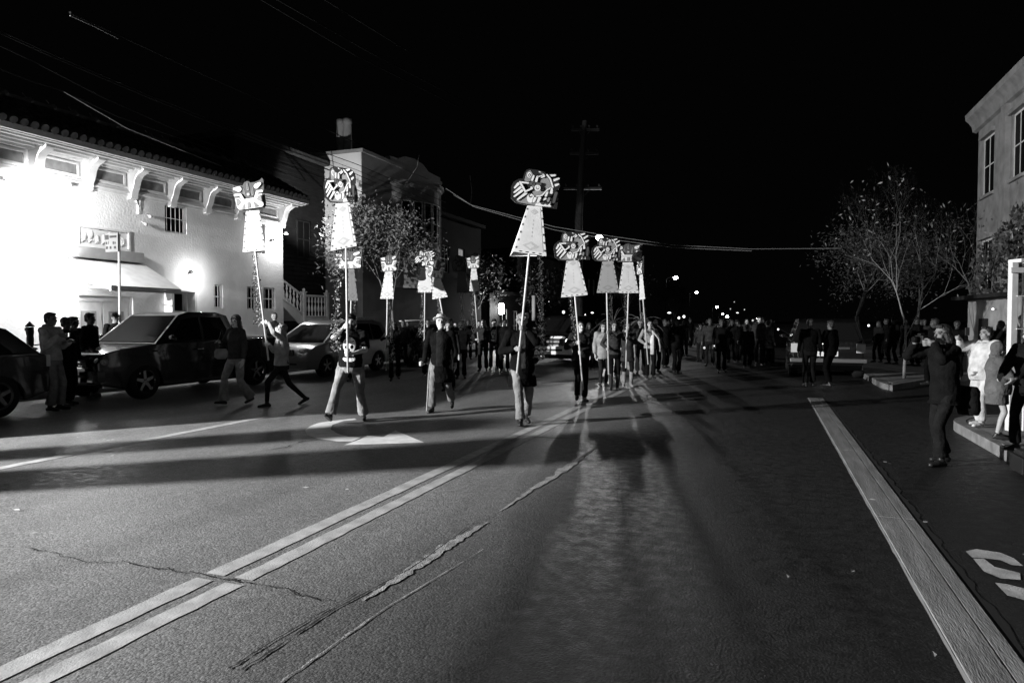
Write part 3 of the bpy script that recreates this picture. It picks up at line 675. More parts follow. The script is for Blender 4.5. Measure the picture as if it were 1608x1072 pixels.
# parking sign pole, meters
p = AX(187, 480, -14.25); sg = empty('parking_sign', (p.x, p.y, .13), 0, 'parking notice on a slim grey pole in front of the awning', 'sign')
q = AX(193, 368, -14.25)
mb = MB(); mb.tube([(0, 0, 0), (.0, .03, q.z-.13)], .028, 8); mb.build('pole', M['grey'], sg)
zt = q.z-.13; mb = MB(); mb.box((-.38, -.02, zt-.42), (.02, .0, zt+.02)); s_ = mb.build('sign_board', mat('sign_face', .16, .5), sg)
mb = MB()
for k, (a, b, c, d) in enumerate(((-.40, -.29, -.13, -.02), (-.26, -.16, -.09, -.04), (-.15, -.04, -.09, -.04), (-.38, -.34, -.24, -.18), (-.30, -.29, -.24, -.17), (-.16, -.12, -.24, -.18), (-.10, -.07, -.24, -.19), (-.38, -.32, -.35, -.29), (-.26, -.21, -.35, -.29), (-.12, -.06, -.35, -.29))):
    mb.box((a+.02, -.026, zt+c), (b+.02, -.0205, zt+d))
mb.build('lettering', M['dark'], s_)
def meter(x, y, X, lab):
    p = AX(x, y, X); r = empty('parking_meter', (p.x, p.y, .13), R(-60), lab, 'parking meter', 'parking meters on the left pavement')
    mb = MB(); mb.tube([(0, 0, 0), (0, 0, .95)], .03, 8); mb.build('post', M['dark'], r)
    mb = MB(); mb.loft([((0,0,.93), .05, .045), ((0,0,.98), .075, .06), ((0,0,1.12), .08, .06), ((0,0,1.16), .07, .055), ((0,0,1.22), .085, .065), ((0,0,1.34), .085, .065)], 14); mb.build('head', M['dark'], r, smooth=True)
    mb = MB(); mb.loft([((0,0,1.345), .105, .08), ((0,0,1.37), .10, .075), ((0,0,1.42), .04, .03), ((0,0,1.45), .01, .01)], 14); mb.build('hood', M['black'], r)
    mb = MB(); mb.box((-.06, -.068, 1.26), (.06, -.062, 1.32)); mb.build('display', M['grey'], r)
meter(47, 520, -13.7, 'dark domed parking meter between the black hatchback and the pickup')
# bus shelter posts on the right
bs = G(1588, 676, .14); sh = empty('shelter_frame', (bs.x, bs.y, .14), YAW, 'pale steel frame of two square posts and a crossbar at the right edge', 'frame')
ps = mat('shelter_paint', .60, .5, var=.1, vscale=6, bump=.1)
top_ = AD(1595, 412, dep(bs)).z-.14
for xx, ww in ((0, .085), (.17, .05), (.34, .05)):
    mb = MB(); mb.box((xx-ww/2-.02, -.04, 0), (xx+ww/2-.02, .04, top_)); mb.build('post', ps, sh, bevel=.006)
mb = MB(); mb.box((-.10, -.07, top_-.14), (.45, -.042, top_-.07)); mb.box((.05, -.04, top_+.001), (1.3, .2, top_+.05)); mb.build('crossbar', ps, sh, bevel=.006)
for z in (.55, .95, 1.35, 1.78, 2.1):
    mb = MB(); mb.tube([(0, -.05, z), (.34, -.05, z)], .008, 6); mb.build('rung', ps, sh)
mb = MB()
for k in range(9): mb.box((-.02, -.047, .12+k*.035), (.0, -.0405, .135+k*.035))
mb.build('bolt_holes', M['dark'], sh)
bx = G(1612, 745, .02); mb = MB(); mb.box((-.05, -.05, 0), (.45, .35, .17)); mb.box((-.02, -.02, .17), (.42, .32, .22)); mb.tube([(.05,.1,.22), (.2,.1,.29), (.35,.1,.22)], .012, 6)
o_ = mb.build('case', M['black'], None, bevel=.02); o_.location = bx; tag(o_, 'low black carrying case at the kerb by the right edge', 'case')
# ================================================================ VEHICLES
def arch(yc, r, z0, n=9):        # notch for a wheel, front side first
    zc = z0; return [(yc-r*math.cos(math.pi*i/n), zc+r*math.sin(math.pi*i/n)) for i in range(n+1)]
def wheel(parent, x, y, r, wd, spokes=5, rim='chrome', sgn=1):
    mb = MB(); h = wd/2
    mb.lathe([(r*.62, -h), (r*.9, -h), (r*.98, -h*.7), (r, -h*.3), (r, h*.3), (r*.98, h*.7), (r*.9, h), (r*.62, h)], (0, 0, 0), 32, axis='x')
    t = mb.build('wheel', M['rubber'], parent, smooth=True); t.location = (x, y, r)
    mb = MB(); s = sgn
    mb.lathe([(r*.64, s*h*.95), (r*.60, s*h*1.0), (r*.57, s*h*.6), (r*.55, -s*h*.2), (r*.02, -s*h*.2)], (0, 0, 0), 32, axis='x', m=1)
    mb.lathe([(r*.66, s*h*.93), (r*.62, s*h*1.02), (r*.575, s*h*.9), (r*.575, s*h*.6)], (0, 0, 0), 32, axis='x')
    mb.lathe([(r*.13, s*h*.2), (r*.13, s*h*.75), (r*.08, s*h*.85), (.001, s*h*.86)], (0, 0, 0), 16, axis='x')
    for k in range(spokes):
        a = 2*math.pi*(k+.3)/spokes; c_, s_ = math.cos(a), math.sin(a)
        for w0, w1 in ((.05, .028),):
            p = []
            for rr, ww in ((r*.08, w0), (r*.6, w1*1.3)):
                p += [(c_*rr-s_*ww*r*2, s_*rr+c_*ww*r*2), (c_*rr+s_*ww*r*2, s_*rr-c_*ww*r*2)]
            q = [p[0], p[1], p[3], p[2]]
            mb.prism(q, s*h*.35, s*h*.8)
    rm = mb.build('rim', [M[rim], M['black']], t, smooth=False)
    return t
def car(name, label, cat, loc, rz, L, W, lower, cabin, wheels, wr, paint, belt, roofw, windows, ws, rw, lights, tails=None, grille=None, bumper=None, rim='chrome', spokes=5, doors=(), mirror=None, plate=True, rail=None):
    """front of the car at y=0 looking to -y; side profiles in (y,z)"""
    root = empty(name, loc, rz, label, cat)
    hw = W/2
    mb = MB()
    def wf(y, z):
        e = 1 - .10*max(0, 1-y/.55)**2 - .07*max(0, 1-(L-y)/.5)**2
        return hw*e*(1-.06*abs(z-.62))
    pl = list(lower)
    for yc in wheels[::-1] if False else wheels: pass
    bot = []
    for yc in wheels: bot += [(y, z) for y, z in arch(yc, wr+.06, .24)]
    poly = [lower[0]] + bot + lower[1:]     # lower[0]=front bottom corner ; lower[1]=rear bottom ... back to front over the top
    mb.prism(poly, 0, 0, 0, wf)
    mb.build('body', paint, root, bevel=.035, seg=3)
    z0, z1 = belt
    def cw(y, z): return (hw-.04)*(1-(z-z0)/(z1-z0))+roofw/2*((z-z0)/(z1-z0))
    mb = MB(); mb.prism(cabin, 0, 0, 0, cw); mb.build('cabin', paint, root, bevel=.03, seg=3)
    for s in (-1, 1):
        for wpoly in windows:
            mb = MB(); o1 = [V((s*(cw(y, z)+.004), y, z)) for y, z in wpoly]; o0 = [V((s*(cw(y, z)-.02), y, z)) for y, z in wpoly]; n = len(o1)
            mb.add(o0+o1, [list(range(n, 2*n))]+[(i, (i+1) % n, n+(i+1) % n, n+i) for i in range(n)]); mb.build('side_window', M['glass'], root)
    for nm, q in (('windshield', ws), ('rear_window', rw)):
        if not q: continue
        (ya, za), (yb_, zb_) = q; d = V((0, yb_-ya, zb_-za)).normalized(); nrm = V((0, -d.z, d.y)) if nm == 'windshield' else V((0, d.z, -d.y))
        if nrm.z < 0: nrm = -nrm
        mb = MB(); vs = []
        for o in (-.02, .006):
            for (y, z), ins in (((ya, za), .09), ((yb_, zb_), .10)):
                for s in (-1, 1): vs.append(V((s*(cw(y, z)-ins), y, z))+nrm*o)
        mb.add(vs, [(4, 5, 7, 6), (0, 2, 3, 1), (0, 1, 5, 4), (2, 6, 7, 3), (0, 4, 6, 2), (1, 3, 7, 5)]); mb.build(nm, M['glass'], root)
    for yc in wheels:
        for s in (-1, 1): wheel(root, s*(hw-.12), yc, wr, .23, spokes, rim, s)
    for s in (-1, 1):
        x0, x1, za, zb_, yy = lights
        mb = MB(); mb.ell((s*(x0+x1)/2, yy+.07, (za+zb_)/2), ((x1-x0)/2, .13, (zb_-za)/2), n=16, k=8); mb.build('headlight', M['lens'], root, smooth=True)
        if tails:
            x0, x1, za, zb_, yy = tails
            mb = MB(); mb.box((min(s*x0, s*x1), yy-.05, za), (max(s*x0, s*x1), yy+.02, zb_)); mb.build('taillight', mat('tail_lens', .5, .3), root, bevel=.01)
        if mirror:
            my, mz = mirror; mb = MB(); mb.ell((s*(hw+.10), my, mz), (.11, .06, .075)); mb.cap((s*(hw-.04), my+.02, mz-.05), (s*(hw+.08), my, mz-.02), .02, .02); mb.build('mirror', paint, root, smooth=True)
        for dy in doors:
            mb = MB(); mb.box((s*(wf(dy, .8)+.001) - .004, dy-.005, .34), (s*(wf(dy, .8)+.001)+.004, dy+.005, z0-.05)); mb.build('door_seam', M['black'], root)
            mb = MB(); xx = s*(wf(dy, z0-.15)+.018); mb.cap((xx, dy-.22, z0-.13), (xx, dy-.08, z0-.13), .016, .016, n=8); mb.build('door_handle', M['chrome'] if rim == 'chrome' else paint, root, smooth=True)
    if grille:
        x, za, zb_, yy, bars = grille
        mb = MB(); mb.box((-x, yy, za), (x, yy+.05, zb_)); g_ = mb.build('grille', M['black'], root)
        mb = MB()
        for k in range(bars): z = za+(zb_-za)*(k+.5)/bars; mb.box((-x, yy-.012, z-.008), (x, yy-.001, z+.008))
        mb.box((-x-.02, yy-.02, zb_), (x+.02, yy+.03, zb_+.025)); mb.box((-x-.02, yy-.02, za-.025), (x+.02, yy+.03, za)); mb.build('grille_bars', M['chrome'], g_)
    if bumper:
        x, za, zb_, yy, bm = bumper
        mb = MB(); mb.box((-x, yy, za), (x, yy+.16, zb_)); mb.box((-x*.62, yy-.004, za+(zb_-za)*.42), (x*.62, yy-.001, za+(zb_-za)*.68), 1); mb.build('bumper', [bm, M['black']], root, bevel=.03)
    mb = MB(); mb.box((-hw+.14, wheels[0]-.1, .22), (hw-.14, wheels[1]+.1, .42)); mb.build('underbody', M['black'], root)
    return root
# black pickup
pk = car('pickup_truck', 'glossy black extended-cab pickup parked at the kerb outside the stucco house', 'pickup truck', (-12.68, 9.42, 0), 0, 5.25, 1.86,
    [(.02, .36), (5.2, .42), (5.25, .7), (5.22, 1.16), (3.3, 1.17), (1.45, 1.14), (.5, 1.05), (.1, .96), (0, .8), (.0, .45)],
    [(1.25, 1.10), (2.02, 1.72), (2.3, 1.79), (3.1, 1.79), (3.42, 1.72), (3.62, 1.14)], (.98, 4.22), .37, M['carpaint'], (1.10, 1.79), 1.42,
    [[(1.62, 1.17), (2.06, 1.62), (2.52, 1.68), (2.52, 1.17)], [(2.6, 1.17), (2.6, 1.68), (3.2, 1.67), (3.42, 1.17)]],
    ((1.30, 1.15), (1.99, 1.70)), ((3.60, 1.18), (3.43, 1.68)), (.60, .88, .70, .90, .06), (.74, .9, .7, 1.0, 5.24), (.5, .70, .90, -.005, 3), (.88, .42, .62, -.06, M['carpaint']),
    doors=(1.5, 2.56), mirror=(1.55, 1.22))
mb = MB(); mb.box((-.80, 3.7, 1.165), (.80, 5.15, 1.19)); mb.build('bed_cover', M['black'], pk)
# black hatchback at the left edge
car('hatchback', 'black hatchback cut off by the left edge, its rear towards the pickup', 'hatchback', (-12.62, 3.9, 0), 0, 4.55, 1.86,
    [(.02, .3), (4.5, .36), (4.55, .62), (4.5, .98), (4.3, 1.06), (1.2, 1.02), (.3, .8), (0, .6)],
    [(1.0, .98), (1.9, 1.50), (2.4, 1.60), (3.3, 1.60), (3.9, 1.46), (4.42, .98)], (.85, 3.62), .36, M['carpaint'], (.98, 1.60), 1.3,
    [[(1.5, 1.05), (2.0, 1.44), (2.7, 1.5), (2.7, 1.05)], [(2.78, 1.05), (2.78, 1.5), (3.5, 1.46), (3.9, 1.05)]],
    ((1.06, 1.02), (1.86, 1.48)), ((4.38, 1.04), (3.94, 1.43)), (.55, .85, .62, .78, .1), (.7, .88, .8, 1.0, 4.5), doors=(2.74,), rim='silver')
# silver people carrier
car('people_carrier', 'silver people carrier with slatted grille parked behind the man in the skull shirt', 'minivan', (-12.42, 15.35, 0), 0, 4.5, 1.80,
    [(.02, .28), (4.45, .34), (4.5, .6), (4.46, 1.02), (2.5, 1.0), (.95, .98), (.4, .90), (.08, .74), (0, .5)],
    [(.75, .94), (1.75, 1.50), (2.2, 1.62), (3.6, 1.62), (4.1, 1.55), (4.42, .96)], (.88, 3.6), .34, M['silver'], (.94, 1.62), 1.34,
    [[(1.35, 1.02), (1.92, 1.44), (2.4, 1.50), (2.4, 1.02)], [(2.48, 1.02), (2.48, 1.5), (3.3, 1.5), (3.3, 1.02)], [(3.38, 1.02), (3.38, 1.5), (3.9, 1.44), (4.1, 1.02)]],
    ((.82, .985), (1.70, 1.475)), ((4.4, 1.05), (4.14, 1.48)), (.46, .86, .66, .84, .10), (.74, .88, .8, 1.1, 4.46), (.4, .66, .78, .0, 3), (.86, .30, .50, -.03, M['silver']), doors=(1.3, 2.44), mirror=(1.3, 1.06))
# pale-roofed car further down
car('estate_car', 'dark estate car with a pale shining roof, parked behind the man in the fedora', 'estate car', (-12.45, 20.6, 0), 0, 4.4, 1.76,
    [(.02, .3), (4.35, .34), (4.4, .6), (4.36, .95), (2.5, .93), (.95, .9), (.3, .8), (0, .5)],
    [(.9, .88), (1.7, 1.36), (2.1, 1.47), (3.4, 1.47), (3.9, 1.4), (4.3, .9)], (.85, 3.5), .33, M['carpaint'], (.88, 1.47), 1.3,
    [[(1.4, .95), (1.86, 1.32), (2.3, 1.37), (2.3, .95)], [(2.38, .95), (2.38, 1.37), (3.3, 1.36), (3.3, .95)], [(3.38, .95), (3.38, 1.36), (3.75, 1.32), (4.0, .95)]],
    ((.95, .93), (1.66, 1.335)), ((4.27, .96), (3.94, 1.36)), (.5, .84, .60, .76, .10), (.72, .86, .7, .9, 4.36), (.4, .6, .7, .0, 2), doors=(1.35, 2.34), mirror=(1.3, 1.0))
mb = MB(); mb.loft([((0, 0, 0), .5, .3)], 4); 
es = MB(); es.ell((0, 0, .05), (.30, 1.25, .05), n=20, k=8); o_ = es.build('roof_glint', M['white'], None, smooth=True); o_.location = (-12.0, 22.4, 1.53); o_.rotation_euler = (0, 0, R(0)); tag(o_, 'long pale board lying on the roof of the estate car', 'highlight')  # roof highlight put in as an added white sliver
# procession pickup facing us
pp = car('escort_truck', 'pickup with broad bright bumper driving behind the man in the dark blazer', 'pickup truck', (-7.15, 22.9, 0), R(-2), 5.4, 1.95,
    [(.02, .5), (5.35, .5), (5.4, .8), (5.36, 1.25), (3.3, 1.25), (1.5, 1.2), (.4, 1.12), (.03, 1.08), (0, .85), (0, .6)],
    [(1.35, 1.17), (2.0, 1.70), (2.3, 1.78), (3.1, 1.78), (3.45, 1.7), (3.6, 1.2)], (1.0, 4.2), .39, M['carpaint'], (1.17, 1.78), 1.46,
    [[(1.75, 1.24), (2.1, 1.62), (2.6, 1.66), (2.6, 1.24)], [(2.7, 1.24), (2.7, 1.66), (3.3, 1.64), (3.45, 1.24)]],
    ((1.42, 1.23), (1.97, 1.67)), ((3.58, 1.25), (3.47, 1.66)), (.72, .93, .74, .98, .0), (.8, .93, .7, 1.0, 5.38), (.66, .74, .98, -.01, 1), (.98, .42, .70, -.14, M['white']), doors=(1.6, 2.65), mirror=(1.7, 1.3))
mb = MB(); mb.ell((.80, -.07, .86), (.10, .05, .11)); mb.build('lit_headlamp', mat('headlamp_glow', 1, emit=6), pp, smooth=True)
mb = MB(); mb.cap((-.45, .7, 1.17), (-.45, 1.0, 1.17), .05, .05); 
# dark SUV on the right, rear towards us
su = car('parked_suv', 'black sport utility vehicle parked tail-first towards us with chrome bumper, right side of the street', 'sport utility vehicle', (1.62, 25.0, 0), R(180), 4.7, 1.9,
    [(.02, .42), (4.65, .42), (4.7, .7), (4.68, 1.12), (3.3, 1.12), (1.35, 1.08), (.4, 1.0), (.05, .9), (0, .6)],
    [(1.15, 1.04), (1.85, 1.62), (2.2, 1.78), (4.2, 1.78), (4.45, 1.65), (4.64, 1.05)], (.95, 3.8), .38, M['carpaint'], (1.04, 1.78), 1.4,
    [[(1.6, 1.12), (2.0, 1.58), (2.5, 1.66), (2.5, 1.12)], [(2.6, 1.12), (2.6, 1.66), (3.4, 1.66), (3.4, 1.12)], [(3.5, 1.12), (3.5, 1.66), (4.1, 1.62), (4.3, 1.12)]],
    ((1.2, 1.1), (1.82, 1.6)), ((4.62, 1.15), (4.47, 1.6)), (.6, .88, .7, .9, .1), (.70, .92, .78, 1.05, 4.69), doors=(1.5, 2.55), mirror=(1.5, 1.2))
su.scale = (1, 1, .93)
mb = MB(); mb.box((-.95, 4.70, .50), (.95, 4.86, .62)); mb.build('bumper', M['silver'], su, bevel=.025)
mb = MB(); mb.box((-.55, 4.672, .88), (.55, 4.70, .96)); mb.build('trim_bar', M['chrome'], su, bevel=.01)
mb = MB(); mb.box((-.26, 4.69, .68), (.26, 4.705, .82)); mb.build('number_plate', M['white'], su)
# bicycle leaning at the meter
bk = empty('bicycle', tuple(AX(60, 540, -13.62).xy)+(.13,), R(80), 'bicycle leaning on the meter between the black hatchback and the pickup', 'bicycle')
for y in (-.5, .5):
    mb = MB(); mb.lathe([(.33+.018*math.cos(a*math.pi/4), .018*math.sin(a*math.pi/4)) for a in range(9)], (0, 0, 0), 28, axis='x')
    for k in range(12): a = k*math.pi/6; mb.tube([(0, 0, 0), (0, .32*math.cos(a), .32*math.sin(a))], .003, 4)
    t = mb.build('wheel', M['dark'], bk, smooth=True); t.location = (0, y, .35)
mb = MB()
for a, b in (((0,-.5,.35),(0,-.32,.85)), ((0,-.32,.8),(0,.18,.78)), ((0,-.3,.72),(0,.05,.3)), ((0,.05,.3),(0,.2,.86)), ((0,.05,.3),(0,.5,.35)), ((0,.5,.35),(0,.18,.78)), ((0,-.34,.88),(0,-.3,.98))): mb.tube([a, b], .016, 6)
mb.build('frame', M['chrome'], bk)
mb = MB(); mb.tube([(-.26,-.2,.98), (-.1,-.3,1.0), (.1,-.3,1.0), (.26,-.2,.98)], .014, 6); mb.build('handlebar', M['dark'], bk)
mb = MB(); mb.ell((0, .2, .9), (.07, .13, .035)); mb.build('saddle', M['black'], bk, smooth=True)

# ================================================================ TREES
def leaf_mat(c): 
    m = mat('foliage', c, .55, var=.55, vscale=1.1, spec=.35); return m
def grow(mb, tips, p, d, L_, r, lvl, maxl, spread=.55, up=.12, rng=random, kids=(2, 3)):
    pts = [p]; rs = [r]; q = p; dd = d.normalized()
    n = 4 if lvl < 3 else 3
    for i in range(n):
        dd = (dd + V((rng.uniform(-1, 1), rng.uniform(-1, 1), rng.uniform(-.6, .8)))*.10 + V((0, 0, up*.25))).normalized()
        q = q+dd*(L_/n); pts.append(q); rs.append(r*(1-.38*(i+1)/n))
    mb.tube(pts, rs, 7 if lvl < 2 else (5 if lvl < 4 else 3), caps=lvl < 2)
    if lvl >= maxl-1: tips.append((pts, dd))
    if lvl >= maxl: return
    k = rng.randint(*kids)
    for j in range(k):
        u = dd.orthogonal().normalized(); u.rotate(Matrix.Rotation(2*math.pi*(j+rng.random()*.6)/k, 3, dd))
        nd = (dd*(1-spread*.5) + u*spread*rng.uniform(.6, 1.1) + V((0, 0, up))).normalized()
        st = pts[-1] if j < 2 else pts[-2]
        grow(mb, tips, st, nd, L_*rng.uniform(.66, .86), rs[-1]*.72, lvl+1, maxl, spread, up, rng, kids)
def leaves(mb, tips, n, size, rad, rng, keep=None):
    k = 0
    while k < n:
        pts, dd = rng.choice(tips); i = rng.randrange(len(pts)); p = pts[i]+V((rng.gauss(0, rad), rng.gauss(0, rad), rng.gauss(0, rad)))
        k += 1
        if keep and not keep(p): continue
        s = size*rng.uniform(.6, 1.4); a = V((rng.gauss(0, 1), rng.gauss(0, 1), rng.gauss(0, .7))).normalized(); b = a.orthogonal().normalized(); b.rotate(Matrix.Rotation(rng.random()*6.28, 3, a)); c = a.cross(b)
        mb.add([p-b*s, p+c*s*.38, p+b*s, p-c*s*.38], [(0, 1, 2, 3)])
def tree(label, base, trunk_dir, L0, r0, maxl, nleaf, lsize, lrad, seed, leafc=.1, spread=.55, up=.12, group=None, bark='bark', kids=(2, 3), size=None):
    rng = random.Random(seed); r = empty('tree', base, 0, label, 'tree', group)
    mb = MB(); tips = []
    grow(mb, tips, V((0, 0, -.05)), V(trunk_dir), L0, r0, 0, maxl, spread, up, rng, kids)
    if size:          # fit the grown skeleton to the tree's real height and spread
        hz = max(v_[2] for v_ in mb.v); ws = sorted(math.hypot(v_[0], v_[1]) for v_ in mb.v); wd = ws[int(len(ws)*.97)]
        fz, fw_ = size[0]/hz, size[1]/wd; sc_ = lambda v_: V((v_[0]*fw_, v_[1]*fw_, v_[2]*fz))
        mb.v = [tuple(sc_(v_)) for v_ in mb.v]; tips = [([sc_(q) for q in pts], dd) for pts, dd in tips]
    mb.build('trunk', M[bark] if isinstance(bark, str) else bark, r, smooth=True)
    if nleaf:
        mb = MB(); leaves(mb, tips, nleaf, lsize, lrad, rng); mb.build('crown', leaf_mat(leafc), r)
    return r
b = G(620, 563, 0); b.z = .13
tree('leafy street tree behind the placards, its leaves lit from the left', b, (-.06, -.04, 1), 2.7, .17, 5, 17000, .075, .36, 11, .13, .62, .10, size=(5.9, 2.2))
b = G(1420, 594, .13)
tree('slender bare-topped young tree on the right pavement with a forked trunk', b, (-.02, 0, 1), 1.9, .075, 8, 170, .05, .2, 5, .14, .62, .13, size=(5.55, 1.95), bark=mat('pale_bark', .22, .8, var=.3, vscale=12), kids=(2, 3))
b = G(1352, 560, .13)
tree('dense leafy tree behind the black sport utility vehicle', b, (-.12, 0, 1), 2.4, .16, 5, 5500, .06, .34, 23, .03, .68, .06, size=(5.2, 2.6))
for x, d, h, s in ((745, 45, 2.6, 31), (800, 52, 2.7, 32), (848, 60, 2.8, 33)):
    p = AD(x, 503, d); p.z = .13
    tree({745: 'dim street tree behind the dark placard', 800: 'middle dim tree left of the large placard', 848: 'dim tree behind the skirt of the large placard'}[x], p, (0, 0, 1), h, .15, 4, 4500, .13, .5, s, .03, .6, .1, size=(5.5, 2.8), group='dim street trees on the left')
for i, (x, d, s, sd) in enumerate(((1440, 45, 2.4, 41), (1530, 26, 2.3, 42), (1060, 95, 2.6, 43), (985, 66, 2.6, 44))):
    p = AD(x, 503, d); p.z = .13
    tree(['dark tree far behind the bare young tree', 'tree leaning its twigs over the ivy wall', 'small dark tree under the second street lamp', 'dark tree catching the glare beside the nearest street lamp'][i], p, (0, 0, 1), s, .14, 4 if i != 1 else 6, 2500 if i != 1 else 120, .12 if i != 1 else .07, .5 if i != 1 else .2, sd, .06, .6, .1, size=(6.5 if i != 1 else 6, 2.4))
kp = V((FLOOD.x+4.2*math.sin(R(22.9)), FLOOD.y+4.2*math.cos(R(22.9)), .13))  # unseen pole added here to shade the far crowd
shade_pole = empty('utility_pole', kp, 0, 'timber pole added unseen left of the black hatchback to shade the crowd', 'utility pole')
mb = MB(); mb.tube([(0, 0, 0), (0, 0, 9)], [.095, .085], 12); mb.build('pole', M['bark'], shade_pole)
mb = MB(); mb.box((-.05, -1.0, 8.3), (.05, 1.0, 8.42)); mb.build('crossarm', M['bark'], shade_pole)
# ivy
rng = random.Random(3); mb = MB()
for k in range(5000):
    y = rng.uniform(17.5, AX(1535, 300, 7.5).y); z = rng.uniform(.3, 5.2)
    if noise.noise(V((y*.5, z*.6, 2))) + .4*noise.noise(V((y*2, z*2, 5))) < .06 - (.3 if z < 3.9 else -.2*(z-3.9)): continue
    p = V((7.36-rng.random()*.14, y, z)); a = V((-1, rng.gauss(0, .6), rng.gauss(0, .6))).normalized(); b_ = a.orthogonal().normalized(); b_.rotate(Matrix.Rotation(rng.random()*6.28, 3, a)); c_ = a.cross(b_); s = rng.uniform(.06, .13)
    mb.add([p-b_*s, p+c_*s*.6, p+b_*s, p-c_*s*.6], [(0, 1, 2, 3)])
tag(mb.build('ivy', leaf_mat(.05), None), 'dark ivy hanging over the wall of the apartment building', 'ivy', kind='stuff')
# ================================================================ PEOPLE
def ik(a, t, l1, l2, hint):
    d = t-a; D = min(d.length, (l1+l2)*.998); d = d.normalized() if d.length > 1e-6 else V((0, 0, -1)); t = a+d*D
    x = (l1*l1-l2*l2+D*D)/(2*D); h = math.sqrt(max(l1*l1-x*x, 0)); n = hint-d*hint.dot(d)
    n = n.normalized() if n.length > 1e-6 else d.orthogonal().normalized()
    return a+d*x+n*h, t
def hand_mesh(mb, wrist, tgt, H, side, grip, fw):
    """adds palm, four fingers, thumb. grip = axis of the thing held at tgt, or None"""
    k = H/1.75
    if grip is not None:
        a = grip.normalized(); w_ = wrist-tgt; w_ = (w_-a*w_.dot(a)); w_ = w_.normalized() if w_.length > 1e-5 else a.orthogonal(); b = a.cross(w_)*side
        mb.cap(wrist, tgt+w_*.055*k+b*.012*k, .024*k, .030*k); 
        for i, o in enumerate((.033, .011, -.011, -.032)):
            c = tgt+a*o*k; r = (.0095, .0100, .0095, .0082)[i]*k; R_ = .025*k; pts = []
            mb.cap(wrist.lerp(tgt+w_*.05*k, .4), c+w_*.045*k+b*.018*k, .018*k, .014*k)
            for an in (50, 100, 155, 215, 262): t = R(an); pts.append(c+(w_*math.cos(t)+b*math.sin(t))*(R_+.004))
            for p, q in zip(pts, pts[1:]): mb.cap(p, q, r, r*.95, n=8)
        pts = [tgt+w_*.05*k+a*.03*k-b*.006*k]
        for an in (-40, -90, -130): t = R(an); pts.append(tgt+a*.045*k+(w_*math.cos(t)+b*math.sin(t))*(R_+.003))
        for p, q in zip(pts, pts[1:]): mb.cap(p, q, .0125*k, .0105*k, n=8)
    else:
        d = (wrist-fw); d = d.normalized() if d.length > 1e-6 else V((0, 0, -1))       # along the forearm
        s = V((side, 0, 0)); pn = d.cross(V((0, 1, 0))); pn = pn.normalized() if pn.length > .2 else V((1, 0, 0)); pn = pn if pn.x*side < 0 else -pn   # palm faces the thigh
        f = pn.cross(d).normalized(); f = f if f.y > 0 or abs(f.y) < .2 else -f
        mb.cap(wrist, wrist+d*.03*k, .024*k, .022*k)
        for i, o in enumerate((.028, .010, -.009, -.027)):
            kn = wrist+d*(.088, .092, .087, .078)[i]*k+f*o*k; mb.cap(wrist+d*.02*k+f*o*.5*k, kn, .017*k, .0125*k, n=10)
            L_ = (.070, .078, .072, .056)[i]*k; p = kn; dr = d
            for j in range(3):
                dr = (dr+pn*(.22+.05*i)).normalized(); q = p+dr*L_*(.42, .32, .26)[j]; mb.cap(p, q, (.0095, .0088, .008)[j]*k, (.0088, .008, .0072)[j]*k, n=8); p = q
        p = wrist+d*.03*k+f*.022*k; q = p+(d*.6+f*.75+pn*.25).normalized()*.045*k; mb.cap(p, q, .014*k, .011*k, n=8); mb.cap(q, q+(d*.9+f*.25+pn*.2).normalized()*.034*k, .0105*k, .009*k, n=8)
